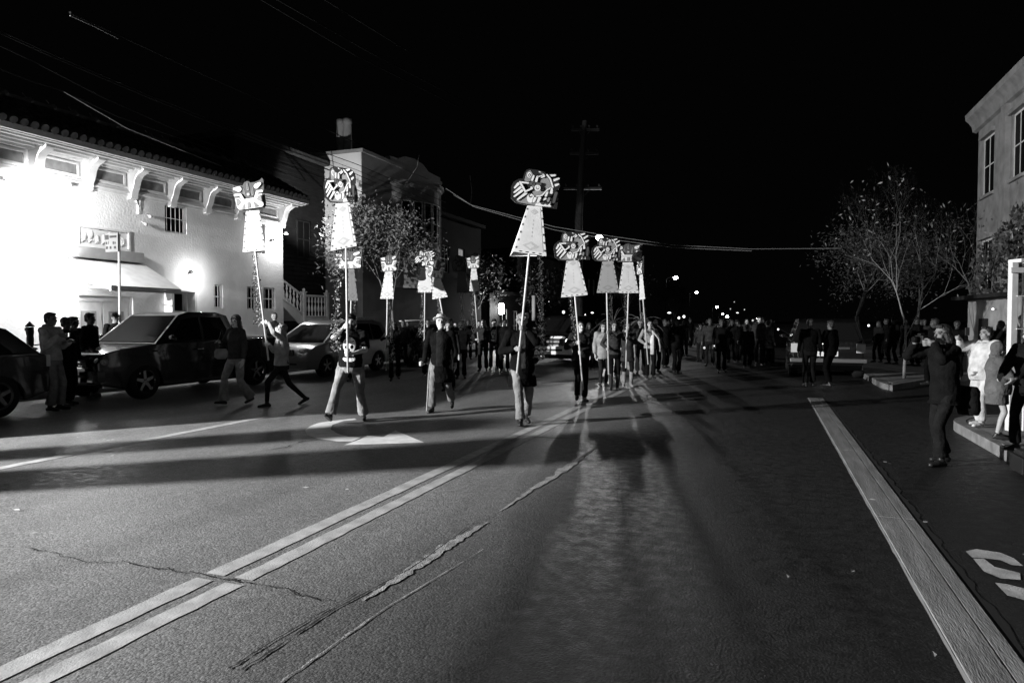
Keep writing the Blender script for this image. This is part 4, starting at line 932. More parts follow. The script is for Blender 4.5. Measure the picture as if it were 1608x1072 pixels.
def person(label, foot, H=1.72, face=0, feet=((.10, .10, 0, 0), (-.10, -.05, 0, 0)), hands=(None, None), lean=(0, 0), head=(0, 0), girth=1.0, female=False,
           skinc=.34, top=.03, sleeve='long', hem=-.02, collar=0, bottom=.1, leg=1.0, flare=1.0, shoes='shoe', hair='hair', style='short', hat=None, vox=.009, skirt=None,
           open_front=None, shirt=None, printed=None, facepaint=False, beard=None, glasses=False, z0=0.0, hood=False, bare_leg=False, group=None, boots=None, hint=None, hipdrop=0, puff=0, roots=False, zscale=1, scarf=None, sash=None):
    k = H/1.75
    P0 = foot if isinstance(foot, V) else G(foot[0], foot[1], z0)
    fd = -FH*math.cos(R(face))+RT*math.sin(R(face)); rz = math.atan2(-fd.x, fd.y)
    root = empty('person', (P0.x, P0.y, z0), rz, label, 'person', group)
    inv = (Matrix.Translation((P0.x, P0.y, z0)) @ Matrix.Rotation(rz, 4, 'Z')).inverted()
    hwid = (.165 if female else .19)*k*(1+.35*(girth-1)); hipw = .088*k*girth
    hipz = .53*H
    th, sh = .247*H, .243*H
    for fx, fy, fz, _ in feet:
        dd = math.hypot(fx*k-hipw, fy*k) if fx > 0 else math.hypot(fx*k+hipw, fy*k)
        hipz = min(hipz, fz*k+.045*H+math.sqrt(max(.01, (th+sh)**2*.992-dd*dd)))
    hipz -= hipdrop
    hip = V((0, 0, hipz)); ln = V((lean[1], lean[0], 0))
    sp = lambda h: hip+V((0, 0, h*H))+ln*(h*H/.30)*(1 if h > 0 else .2)
    nk = sp(.320); hc = nk+V((0, 0, .069*H))+V((ln.x*.2, ln.y*.2+.012*k, 0))
    Hm = Matrix.Rotation(R(head[0]), 3, 'Z') @ Matrix.Rotation(R(head[1]), 3, 'X')
    hp = lambda x, y, z: hc+Hm @ V((x*k, y*k, z*k))
    g = girth; fs = .93 if female else 1
    def torso(e, lo=-.07, hi=.30, flz=None):
        prof = [(-.07, .088, .075), (-.02, .098, .078), (.03, .094, .072), (.08, .083*(.93 if female else 1), .066), (.14, .092, .070), (.19, .102*fs, .074 if not female else .080), (.24, .104*fs, .064), (.275, .088*fs, .052), (.30, .052, .040)]
        rg = []
        for h, a, b in prof:
            if h < lo-.001 or h > hi+.001: continue
            gg = g*(1 + (g-1)*.6*math.exp(-((h-.07)/.09)**2)); gx = g if h > .2 else gg
            rg.append((sp(h)+V((0, .012*k*(gg-1)*8 if h < .16 else 0, 0)), a*H/1*(.5+.5*gx)*.98+e, b*H*gg+e))
        return rg
    sh_pts = []; arms = []
    for i, s in enumerate((1, -1)):
        S = sp(.278)+V((s*hwid, 0, 0)); hd = hands[i]; ua, fa = .168*H, .148*H; gr = None
        if hd is None: tgt = S+V((s*.075*k, .05*k, -(ua+fa)*.97)); el, wr = ik(S, tgt, ua, fa, V((s*.3, -1, 0)))
        else:
            t = inv @ hd['w'] if 'w' in hd else V(hd['l'])*k
            if hd.get('g') is not None:
                gr = (inv.to_3x3() @ hd['g']) if 'w' in hd else V(hd['g'])
                a = gr.normalized(); wdir = (S+V((s*.1, .0, -.25*k)))-t; wdir -= a*wdir.dot(a); wdir.normalize(); wt = t+wdir*.085*k
            else: wt = t
            el, wr = ik(S, wt, ua, fa, V(hd.get('h', (s*.7, -.35, -1))))
            if gr is not None: t = t + (wr-wt)
        arms.append((S, el, wr, t if hd is not None else None, gr, s))
    legs = []
    for i, s in enumerate((1, -1)):
        fx, fy, fz, fp = feet[i]; hj = hip+V((s*hipw, 0, -.01*H)); an = V((fx*k, fy*k, fz*k+.045*H+.0)); kn, an = ik(hj, an, th, sh, V((s*.08, 1, 0)))
        legs.append((hj, kn, an, fp, s))
    # ---- body: one continuous surface
    mb = MB(); mb.loft(torso(-.012), 20)
    mb.cap(sp(.27), nk+V((0, 0, .02*k)), .062*k, .052*k*fs); mb.cap(nk, hp(0, -.01, -.02), .052*k*fs, .05*k)
    for S, el, wr, t, gr, s in arms:
        mb.cap(sp(.262)+V((s*hwid*.4, 0, 0)), S, .055*k, .050*k*g); mb.cap(S, el, .047*k*g, .038*k*g); mb.cap(el, wr, .037*k*g, .025*k)
        if vox < .015: hand_mesh(mb, wr, t if t is not None else wr, H, s, gr, el)
        else: e = (wr-el).normalized(); mb.cap(wr, wr+e*.10*k if gr is None else t, .03*k, .03*k)
    lf = 1.0 if bare_leg else (.62 if leg < .95 else .8)
    for hj, kn, an, fp, s in legs:
        mb.cap(hj, kn, .074*k*g*lf, .050*k*lf); mb.cap(kn, kn.lerp(an, .3)+V((0, -.012*k*lf, 0)), .048*k*lf, .052*k*lf); mb.cap(kn.lerp(an, .3)+V((0, -.012*k*lf, 0)), an, .052*k*lf, .033*k)
    def he(x, y, z, a, b, c): mb.ell(hp(x, y, z), (a*k, b*k, c*k), mtx=Hm)
    he(0, -.012, .032, .074, .092, .085); he(0, .020, -.042, .056*(1+.2*(g-1)), .062, .072); he(0, .055, -.092, .028, .028, .022)
    mb.cap(hp(0, .082, .010), hp(0, .102, -.026), .010*k, .014*k); he(-.034, .072, .028, .03, .016, .009); he(.034, .072, .028, .03, .016, .009)
    he(-.038, .052, -.028, .026, .026, .024); he(.038, .052, -.028, .026, .026, .024); he(0, .080, -.060, .024, .012, .010)
    he(-.075, -.008, -.005, .010, .019, .031); he(.075, -.008, -.005, .010, .019, .031)
    iH = Hm.inverted()
    def pick(c):
        q = iH @ (c-hc)/k
        if q.y < .045 or abs(q.x) > .06 or q.z > .08 or q.z < -.11: return 0
        ex = abs(q.x)-.031
        if facepaint:
            if (ex/.02)**2+((q.z-.008)/.02)**2 < 1: return 1
            if abs(q.x) < .012 and -.035 < q.z < -.005: return 1
            if abs(q.z+.06) < .008 and abs(q.x) < .045: return 1
            return 4
        if (ex/.015)**2+((q.z-.008)/.0085)**2 < 1: return 1
        if abs(ex) < .022 and .024 < q.z < .036: return 3
        if abs(q.x) < .023 and abs(q.z+.060) < .0075: return 2
        return 0
    me = remesh(mb, 'body', vox, 2, 0, mats=(skin(skinc), M['eye'], M['lip'], M['brow'], M['white']), pick=pick); link(me, 'body', root)
    # ---- trousers / skirt
    def P(x, y, z): return sp(z/H)+V((x*k, y*k, 0))
    if not bare_leg:
        mb = MB(); mb.loft([r for r in torso(.010, -.07, .09)], 20)
        for hj, kn, an, fp, s in legs:
            w1 = (.092*g*leg)*k; w2 = (.064*(.6+.4*leg))*k; w3 = (.052 if leg < .9 else .074)*k*flare
            end = kn.lerp(an, .93 if flare <= 1.2 else 1.0)
            mb.cap(hj+V((0, 0, .01)), kn, w1, max(w2, .056*k)); mb.cap(kn, kn.lerp(end, .45), max(w2, .056*k), (w2+w3)/2); mb.tube([kn.lerp(end, .4), end], [(w2+w3)/2, w3], 12)
        link(remesh(mb, 'trousers', max(vox, .011), 2, (.011 if leg >= .9 else .004)*k, 7, (cloth(bottom),)), 'trousers', root)
    if skirt:
        mb = MB(); zt, zl, wd = skirt; mb.loft([(sp(zt), .095*H, .075*H), (hip+V((0,0,-.04*H)), .115*H*wd, .09*H*wd), (V((0, 0, zl*H)), .125*H*wd, .10*H*wd)], 20)
        link(remesh(mb, 'skirt', max(vox, .012), 2, .012*k, 8, (cloth(bottom if not bare_leg else skirt[1]*0+.12),)), 'skirt', root)
    # ---- top
    mb = MB(); e = .016+puff
    rg = torso(e, max(hem, -.07), .30)
    if hem < -.07:
        for hh in (-.10, -.14, -.18, -.22, -.27):
            if hh >= hem-.001: rg.insert(0, (hip+V((0, -.004, hh*H)), (.100-.05*hh)*H*g+e, (.082-.07*hh)*H*g+e))
    mb.loft(rg, 22)
    for S, el, wr, t, gr, s in arms:
        mb.cap(sp(.262)+V((s*hwid*.35, 0, 0)), S, .066*k+puff, .064*k*g+puff)
        if sleeve == 'short': mb.cap(S, S.lerp(el, .55), .062*k*g+puff, .062*k*g+puff); mb.tube([S.lerp(el, .4), S.lerp(el, .85)], [.062*k*g, .066*k*g], 12)
        else:
            mb.cap(S, el, .062*k*g+puff, .052*k*g+puff); q = .93 if sleeve == 'long' else .45
            mb.cap(el, el.lerp(wr, q*.7), .052*k*g+puff, .044*k+puff*.8); mb.tube([el.lerp(wr, q*.5), el.lerp(wr, q)], [.048*k+puff, .040*k+puff*.6], 12)
    mb.tube([sp(.275), nk+V((0, -.004, .002))], [.075*k, .062*k+collar], 14)
    if hood: mb.ell(nk+V((0, -.06*k, .0)), (.10*k, .075*k, .05*k)); 
    def pk(c):
        if shirt is not None and c.y > 0:
            hz = (c.z-hip.z)/H
            wdt = open_front[0]*k if not callable(open_front) else open_front(hz)
            if abs(c.x-ln.x*hz*3) < wdt*(1 if hz > open_front[1] else .0) : return 1
        if printed and c.y > 0:
            x = (c.x)/k; z = ((c.z-hip.z)/H-.165)/.1*.17
            x /= printed
            z /= printed
            head_ = (x/.10)**2+((z-.03)/.12)**2 < 1; jaw = abs(x) < .07 and -.13 < z < -.03
            if head_ or jaw:
                if ((abs(x)-.042)/.028)**2+((z-.0)/.03)**2 < 1: return 0
                if abs(x) < .014 and -.06 < z < -.025: return 0
                if .075 < z < .09 and abs(x) < .075: return 0
                if abs(abs(x)-.012) < .004 and z > .1: return 0
                if -.105 < z < -.095 and abs(x) < .06: return 0
                return 2
            if (x/.10)**2+((z+.18)/.045)**2 < 1 and z < -.165: return 2
        return 0
    tm = [cloth(top), cloth(shirt if shirt is not None else top), mat('shirt_print', .72, .7) if printed else cloth(top)]
    nm = 'jacket' if (shirt is not None or hem < -.1) else ('shirt' if sleeve == 'short' else 'sweater')
    link(remesh(mb, nm, max(vox*.9, .009), 2, .009*k, 8, tm, pk), nm, root)
    # ---- hair
    rngh = random.Random(len(label)*7+int(H*100)); hm = M[hair] if isinstance(hair, str) else hair
    if style != 'bald' and not (hood == 'up'):
        mb = MB()
        def hh(x, y, z, a, b, c): mb.ell(hp(x, y, z), (a*k, b*k, c*k), mtx=Hm)
        hh(0, -.026, .046, .084, .092, .086); hh(0, .045, .094, .058, .034, .026); hh(0, -.06, -.02, .07, .05, .06)
        for s in (-1, 1): hh(s*.066, -.012, .03, .016, .035, .045)
        if style in ('long', 'bob'):
            Lh = .34 if style == 'long' else .16
            for j in range(13):
                a = R(-20+220*j/12+180-10); x = .078*math.cos(a); y = -.02+.075*math.sin(a)
                p = hp(x, y, .0); q = p+V((x*.35*k, -.02*k, -Lh*.45*k)); q2 = q+V((x*.2*k+rngh.uniform(-.01, .01), (.03 if abs(x) > .06 else -.02)*k, -Lh*rngh.uniform(.4, .6)*k))
                mb.cap(p, q, .026*k, .026*k, n=8); mb.cap(q, q2, .026*k, .012*k, n=8)
        if style == 'curly':
            for j in range(46):
                a = rngh.uniform(0, 6.28); z = rngh.uniform(-.02, .11); rr = math.sqrt(max(0, 1-((z-.04)/.1)**2)); y = -.026+.09*rr*math.sin(a)
                if y > .05 and z < .085: continue
                hh(.084*rr*math.cos(a), y, z, .02, .02, .02)
        link(remesh(mb, 'hair', max(vox, .009), 1, .006*k, 45, (hm,)), 'hair', root)
    if beard:
        mb = MB(); mb.ell(hp(0, .055, -.085), (.05*k, .045*k, .05*k), mtx=Hm); mb.ell(hp(0, .087, -.048), (.03*k, .012*k, .010*k), mtx=Hm); mb.cap(hp(-.055, .01, -.04), hp(-.03, .05, -.09), .022*k, .025*k); mb.cap(hp(.055, .01, -.04), hp(.03, .05, -.09), .022*k, .025*k)
        link(remesh(mb, 'beard', .009, 1, .005, 50, (M[beard],)), 'beard', root)
    if glasses:
        mb = MB()
        for s in (-1, 1):
            pts = [hp(s*.032+.022*math.cos(a), .098, .008+.017*math.sin(a)) for a in [i*math.pi/6 for i in range(13)]]; mb.tube(pts, .0035*k, 5); mb.tube([hp(s*.054, .095, .01), hp(s*.078, 0, .012)], .003*k, 5)
        mb.tube([hp(-.01, .1, .01), hp(.01, .1, .01)], .003*k, 5); mb.build('glasses', M['black'], root)
    if hat:
        kind, hcol = hat; mb = MB(); rot = Hm
        if kind == 'beanie': mb.ell(hp(0, -.024, .055), (.092*k, .102*k, .092*k), mtx=Hm); mb.ell(hp(0, -.012, .05), (.094*k, .105*k, .030*k), mtx=Hm)
        if kind == 'cap': mb.ell(hp(0, -.014, .065), (.088*k, .1*k, .078*k), mtx=Hm); mb.ell(hp(0, .085, .062), (.07*k, .075*k, .010*k), mtx=Hm @ Matrix.Rotation(R(-8), 3, 'X'))
        if kind == 'fedora':
            mb.ell(hp(0, -.005, .075), (.150*k, .165*k, .009*k), mtx=Hm); o = len(mb.v)
            for z, rx, ry in ((.07, .094, .108), (.115, .088, .10), (.150, .076, .088), (.158, .05, .06)):
                for j in range(18): a = j*math.pi/9; mb.v.append(tuple(hp(rx*math.cos(a), -.005+ry*math.sin(a), z)))
            for i in range(3):
                for j in range(18): a_ = o+i*18+j; b_ = o+i*18+(j+1) % 18; mb.f.append([a_, b_, b_+18, a_+18]); mb.m.append(0)
            mb.f.append([o+j for j in range(18)][::-1]); mb.f.append([o+54+j for j in range(18)]); mb.m += [0, 0]
        if kind == 'feathers':
            for j in range(20):
                a = R(-15+210*j/19+rngh.uniform(-5,5)); rr = rngh.uniform(.4, .95); pts = []; dz = rngh.uniform(-.1, .1)
                for t in (0, .25, .5, .75, 1): pts.append(hp(math.cos(a)*(.08+rr*t), -.06-.15*t+dz*t, .08+math.sin(a)*(.05+rr*t)-.55*t*t*(.3+abs(math.cos(a)))))
                mb.tube(pts, [.005, .009, .012, .010, .002], 5, flat=.3)
            mb.ell(hp(0, -.01, .06), (.1*k, .11*k, .07*k))
        if kind == 'feathers' or kind == 'fedora': mb.build('hat' if kind == 'fedora' else 'headdress', cloth(hcol), root, smooth=True)
        else: link(remesh(mb, 'hat', .008, 2, .0, 8, (cloth(hcol),)), 'hat', root)
    if hood == 'up':
        mb = MB(); mb.ell(hp(0, -.02, .025), (.105*k, .115*k, .125*k), mtx=Hm); mb.ell(hp(0, -.03, -.09), (.09*k, .09*k, .07*k), mtx=Hm); me = remesh(mb, 'hood', .010, 2, .006, 10, (cloth(top),))
        o = link(me, 'hood', root)
        bmv = [v_ for v_ in me.vertices]
        for v_ in me.vertices:
            q = iH @ (v_.co-hc)/k
            if q.y > .045 and abs(q.x) < .062 and -.1 < q.z < .075: v_.co = hc+Hm @ (V((q.x, .02, q.z))*k)
    # ---- shoes
    for hj, kn, an, fp, s in legs:
        mb = MB(); rt = Matrix.Rotation(R(fp), 3, 'X'); f = lambda x, y, z: an+rt @ V((x*k, y*k, z*k-.0))
        b0 = -.045*H/k
        out = s*.03
        mb.cap(f(0, -.045, b0+.035), f(out*.5, .06, b0+.038), .036*k, .040*k); mb.cap(f(out*.5, .05, b0+.034), f(out, .155, b0+.026), .040*k, .030*k); mb.cap(f(0, -.02, b0+.05), f(0, .0, .02), .038*k, .040*k)
        if boots: mb.cap(f(0, 0, 0), kn.lerp(an, .25), .045*k, .062*k)
        me = remesh(mb, 'shoe', .010, 1, 0, mats=((M[shoes] if isinstance(shoes, str) else cloth(shoes)),)); 
        lo = b0+.006
        for v_ in me.vertices:
            q = rt.inverted() @ (v_.co-an)/k
            if q.z < lo: q.z = lo; v_.co = an+rt @ (q*k)
        link(me, 'shoe' if not boots else 'boot', root)
    return root, inv, dict(hc=hc, hp=hp, nk=nk, sp=sp, arms=arms, hip=hip, k=k, inv=inv, P0=P0, rz=rz)
# ================================================================ PLACARDS ON POLES
BD = mat('board_dark', .012, .6); BG = mat('board_grey', .2, .6, var=.12, vscale=8); BM = mat('board_mid_grey', .07, .6, var=.15); BW = mat('board_white', .62, .6, var=.06); BE = mat('board_edge', .10, .6)
SKW = mat('skirt_cloth', .62, .7, var=.06, vscale=4); SKG = mat('skirt_panel', .52, .7, var=.10, vscale=5); SKD = mat('skirt_stitch', .05, .7); SKM = mat('skirt_motif', .40, .7)
def cpoly(p, q, r0, r1, n=5):
    p, q = V(p), V(q); d = (q-p).normalized(); a = math.atan2(d.y, d.x); out = []
    for i in range(n+1): t = a+math.pi/2+math.pi*i/n; out.append((p.x+r0*math.cos(t), p.y+r0*math.sin(t)))
    for i in range(n+1): t = a-math.pi/2+math.pi*i/n; out.append((q.x+r1*math.cos(t), q.y+r1*math.sin(t)))
    return out
class Art:
    """flat layered artwork in board units: x right, z up; y towards the viewer is negative"""
    def __init__(s, fx): s.mb = MB(); s.fx = fx; s.lay = 0
    def poly(s, pts, m, up=None):
        s.lay += 1; up = s.lay if up is None else up
        if sum(a[0]*b[1]-b[0]*a[1] for a, b in zip(pts, pts[1:]+pts[:1])) < 0: pts = pts[::-1]
        Y = -.016-.0012*up
        q = [s.fx(x, z, Y) for x, z in pts]; s.mb.add(q, [list(range(len(q)))], m)
    def stroke(s, p, q, r0, r1, m, out=True):
        if out: s.poly(cpoly(p, q, r0+.011, r1+.011), 0)
        s.poly(cpoly(p, q, r0, r1), m)
    def line(s, pts, r, m, out=True):
        if out:
            for p, q in zip(pts, pts[1:]): s.poly(cpoly(p, q, r+.009, r+.009), 0)
        for p, q in zip(pts, pts[1:]): s.poly(cpoly(p, q, r, r), m)
    def disc(s, c, r, m, ry=None): s.poly([(c[0]+r*math.cos(i*math.pi/7), c[1]+(ry or r)*math.sin(i*math.pi/7)) for i in range(14)], m)
def N(pts): return [((x-315)/410, (295-y)/310) for x, y in pts]       # animal glyph drawing coordinates
def animal(fx, dark=False):
    A = Art(fx); g = 1 if not dark else 2
    out = N([(118,290),(135,250),(175,225),(212,220),(222,180),(240,147),(262,140),(330,146),(420,168),(480,178),(518,212),(524,270),(502,310),(514,350),(502,455),(380,442),(250,434),(160,417),(118,380)])
    back = [fx(x, z, .015) for x, z in out]; fr = [fx(x, z, -.015) for x, z in out]; n = len(out)
    A.mb.add(fr+back, [list(range(n))[::-1], list(range(n, 2*n))]+[(i, (i+1) % n, n+(i+1) % n, n+i) for i in range(n)], 0)
    A.mb.m[-n:] = [4]*n
    S = lambda p, q, a, b, m: A.stroke(*N([p, q]), a/410, b/410, m)
    A.poly(N([(160,395),(250,340),(460,400),(455,442),(300,432),(180,412)]), g); A.poly(N([(330,405),(450,418),(452,442),(320,436)]), 3 if not dark else 1)
    A.poly(N([(225,235),(240,170),(270,150),(300,190),(290,235),(240,245)]), g)
    A.poly(N([(285,235),(350,232),(415,195),(442,225),(462,285),(405,330),(350,372),(305,365),(290,300)]), g)
    A.disc(N([(265,190)])[0], .045, 3, .075); A.disc(N([(266,192)])[0], .026, 0, .045); A.disc(N([(266,193)])[0], .014, 3, .024)
    for p, q in (((148,298),(178,262)), ((146,335),(205,285)), ((148,368),(222,308)), ((176,392),(240,340))): S(p, q, 8, 13, 3)
    S((288,232), (300,198), 9, 8, 3); S((322,240), (332,202), 10, 8, 3)
    A.line(N([(262,258),(190,252),(236,328),(290,300),(284,292)]), .020, 3)
    S((282,262), (352,264), 17, 14, 2); A.line(N([(290,268),(300,252),(318,256),(312,268)]), .006, 0, False)
    A.disc(N([(335,296)])[0], .062, 3, .078); A.disc(N([(335,296)])[0], .036, g, .046); A.disc(N([(337,292)])[0], .02, 3, .026)
    A.line(N([(345,165),(385,190),(340,205)]), .012, 3); A.disc(N([(362,178)])[0], .03, 2)
    for p, q in (((432,196),(474,190)), ((455,236),(505,216)), ((478,272),(503,262)), ((365,212),(385,202))): S(p, q, 13 if p[0] > 400 else 6, 9, 3)
    A.line(N([(408,190),(436,222),(460,288),(418,308),(372,358),(318,368)]), .016, 3)
    S((404,362), (416,332), 9, 9, 3); S((448,335), (452,302), 12, 8, 3); S((386,392), (402,384), 9, 10, 3); S((424,402), (432,380), 10, 9, g); S((470,410), (488,335), 10, 12, 2)
    A.disc(N([(280,385)])[0], .075, 3, .12); A.line(N([(306,356),(286,342),(264,362),(276,378),(290,368)]), .007, 0, False)
    S((306,412), (318,384), 9, 12, 3); S((340,416), (354,380), 10, 13, 3)
    return A.mb
def NC(pts): return [((x-265)/270, (345-y)/280) for x, y in pts]
def cup(fx, wide=False):
    A = Art(fx)
    out = NC([(130,268),(150,272),(205,258),(222,262),(238,236),(265,224),(290,240),(322,240),(365,226),(388,206),(398,222),(396,300),(402,450),(385,470),(280,478),(180,486),(160,462),(140,330)])
    back = [fx(x, z, .015) for x, z in out]; fr = [fx(x, z, -.015) for x, z in out]; n = len(out)
    A.mb.add(fr+back, [list(range(n))[::-1], list(range(n, 2*n))]+[(i, (i+1) % n, n+(i+1) % n, n+i) for i in range(n)], 2); A.mb.m[-n:] = [4]*n
    S = lambda p, q, a, b, m: A.stroke(*NC([p, q]), a/270, b/270, m)
    A.poly(NC([(218,290),(240,245),(265,232),(290,245),(312,285),(305,375),(228,382)]), 2)
    for p, q in (((232,345),(226,292)), ((300,345),(306,285)), ((265,300),(263,248))):
        A.stroke(*NC([p, q]), .035, .02, 1); A.line(NC([p, q]), .006, 0, False)
    A.disc(NC([(266,343)])[0], .055, 1); A.disc(NC([(266,343)])[0], .022, 3)
    S((155,288), (190,292), 10, 24, 3); A.line(NC([(190,283),(200,296),(186,303)]), .006, 0, False); S((338,278), (368,258), 20, 13, 3); A.line(NC([(340,272),(350,285),(362,272)]), .006, 0, False)
    A.line(NC([(160,345),(204,345),(226,396),(268,394),(325,386),(346,327),(384,325)]), .038, 3)
    A.poly(NC([(160,372),(196,372),(222,412),(330,402),(352,350),(384,348),(390,448),(378,462),(280,470),(186,474),(170,452)]), 3)
    for q in ([(168,380),(192,380),(208,412),(178,446),(170,430)], [(232,424),(240,468),(206,470)], [(258,418),(282,416),(284,464),(256,466)], [(312,412),(354,458),(318,462)], [(352,372),(378,356),(384,425),(340,395)]):
        A.poly(NC(q), 0, None); c = (sum(p[0] for p in q)/len(q), sum(p[1] for p in q)/len(q)); A.poly(NC([(c[0]+(x-c[0])*.86, c[1]+(y-c[1])*.86) for x, y in q]), 1)
    return A.mb
def placard(kind, head, neck, hem, pole, D, label, turn=0, dark=False, side=0, tinsel=1, shade=None, drop=None):
    """head=(x0,x1,y0,y1,tilt), neck=(xl,xr,y), hem=(xl,yl,xr,yr), pole=((x,y) top,(x,y) bottom); all at depth D"""
    bt = AD(*pole[1], D); root = empty('placard', bt, YAW, label, 'placard', 'painted placards carried on poles')
    inv = (Matrix.Translation(bt) @ Matrix.Rotation(YAW, 4, 'Z')).inverted(); loc = lambda x, y: inv @ AD(x, y, D)
    pt = loc(*pole[0]); nl, nr = loc(neck[0], neck[2]), loc(neck[1], neck[2]); hl, hr = loc(hem[0], hem[1]), loc(hem[2], hem[3])
    axd = pt.normalized(); topz = loc((head[0]+head[1])/2, (head[2]+head[3])/2).z
    mb = MB(); mb.tube([(0, .02, 0), pt+V((0, .02, 0)), V((axd.x*topz/axd.z, .02, topz))], .017, 8); mb.build('pole', M['polewhite'] if not dark else M['wood'], root, smooth=True)
    c = (loc(head[0], head[2])+loc(head[1], head[3]))/2; wd = (loc(head[1], head[2])-loc(head[0], head[2])).length; ht = (loc(head[0], head[2])-loc(head[0], head[3])).length
    rt = Matrix.Rotation(R(-head[4]), 3, 'Y'); tn = Matrix.Rotation(R(turn), 3, 'Z')
    fx = lambda x, z, y: c+tn @ (rt @ V((x*wd, 0, z*ht))+V((0, y, 0)))
    if kind == 'animal': mb = animal(fx, dark)
    else: mb = cup(fx)
    ms = [BD, BG, BM, BW, BE] if not dark or kind == 'cup' else [BD, BM, BD, BG, BE]
    if dark == 'all': ms = [BD, BD, BD, BM, BG]  # unlit placard: its shade is put into darker board colours
    mb.build('head_board', ms, root)
    # skirt: a tapering three-sided cloth sleeve
    mb = MB(); mid0 = (nl+nr)/2; mid1 = (hl+hr)/2; w0 = (nr-nl).length/2; w1 = (hr-hl).length/2; ax = (mid0-mid1).normalized(); across = (hr-hl).normalized()
    ct, st = math.cos(R(turn)), math.sin(R(turn))
    def sk(u, v, d=0): c_ = mid1.lerp(mid0, v); w_ = w1+(w0-w1)*v; return c_+across*(u*w_*ct)+V((0, u*w_*st-d, 0))
    bk0, bk1 = mid0+V((side*.10, w0*1.5, 0)), mid1+V((side*.3, w1*1.5, 0))
    mb.add([sk(-1,0), sk(1,0), sk(1,1), sk(-1,1), bk1, bk0], [(0,1,2,3), (1,4,5,2), (4,0,3,5)], 0)
    mb.add([sk(-.82,.06,.003), sk(.82,.06,.003), sk(.74,.95,.003), sk(-.74,.95,.003)], [(0,1,2,3)], 1)
    def motif(u, v, a, b, m, d): mb.add([sk(u-a, v, d), sk(u, v-b, d), sk(u+a, v, d), sk(u, v+b, d)], [(0,1,2,3)], m)
    motif(0, .86, .5, .06, 3, .005); motif(0, .16, .55, .09, 3, .005); motif(0, .16, .3, .05, 1, .007)
    for v in (.36, .44, .52, .60, .68): motif(0, v, .05, .025, 3, .005)
    for v in (.1, .26, .42, .58, .74, .9): motif(-.91, v, .05*(1+v*.6), .028, 2, .006); motif(.91, v, .05*(1+v*.6), .028, 2, .006)
    for u in (-.6, -.2, .2, .6): motif(u, .03, .11, .014, 2, .006)
    mm = [SKW, SKG, SKD, SKM] if not shade else [mat('skirt_shade', shade, .7), mat('skirt_shade', shade*.9, .7), SKD, mat('skirt_shade', shade*.7, .7)]  # on shaded skirts the shadow is put into the cloth colour
    mb.build('skirt', mm, root)
    if tinsel:
        rg = random.Random(int(pole[0][0]*7)); mb = MB(); L_ = 1.05*tinsel
        n_ = int(420*min(1.6, tinsel))
        ofs = drop if drop is not None else rg.choice((-1, 1))*w1*.3; drift = rg.uniform(-.12, .12)
        for i in range(n_):
            t = rg.random(); p = mid1+V((ofs+drift*t+rg.gauss(0, .018+.02*t*tinsel), .05+rg.gauss(0, .02), -L_*t)); s = rg.uniform(.008, .024)
            a = V((rg.gauss(0,1), rg.gauss(0,1), rg.gauss(0,1))).normalized(); b_ = a.orthogonal()
            mb.add([p-a*s-b_*s*.4, p+b_*s*.5, p+a*s, p-b_*s*.6], [(0,1,2,3)])
        mb.build('tinsel', M['tinsel'], root)
    at = lambda y: (bt + (Matrix.Rotation(YAW, 3, 'Z') @ (pt*((loc(0, y).z)/pt.z)+V((0, .02, 0)))))
    axw = Matrix.Rotation(YAW, 3, 'Z') @ axd
    return root, at, axw
def hold(at, axw, y, h=None):
    d = {'w': at(y), 'g': axw}
    if h: d['h'] = h
    return d
def D_(x, y, z=0.0): return dep(G(x, y, z))

g = 'people carrying the placards'
# man in the skull shirt with the tall animal placard
d = D_(550, 661)-.42
_, at, ax = placard('animal', (507,560,261,321,10), (527,548,318), (519,394,560,386), ((543,388),(546,585)), d, 'tall animal-face placard held by the man in the skull shirt', tinsel=1.5, drop=-.09)
person('bearded man in dark cap and skull T-shirt striding with the tall animal placard', (552,661), 1.74, 4, feet=((.27,.34,.06,28),(-.17,-.14,0,0)), hands=(hold(at, ax, 512, (.9,-.2,-.9)), hold(at, ax, 556, (-.9,-.2,-.7))),
       head=(6,4), girth=1.16, skinc=.42, top=.009, sleeve='short', hem=-.06, bottom=.24, leg=1.12, flare=1.15, hat=('cap', .02), beard='hair', style='short', printed=1.0, vox=.0085, group=g)
# woman looking up, cup placard
d = D_(442, 637)-.32
_, at, ax = placard('cup', (365,416,281,331,4), (386,407,331), (381,396,417,393), ((400,393),(421,566)), d, 'cup-and-flower placard in front of the cornice of the stucco house', tinsel=1.3, drop=.0)
person('woman in grey pullover gazing up at the cup-and-flower placard she carries', (443,637), 1.64, -62, feet=((.08,-.46,.05,-28),(-.08,.30,0,0)), hands=(hold(at, ax, 540, (.8,-.6,-.6)), hold(at, ax, 506, (-.6,-.4,-1))),
       head=(-8,28), female=True, skinc=.6, top=.32, bottom=.018, leg=.78, flare=.8, style='long', hair='fair', vox=.009, group=g, hem=-.06)
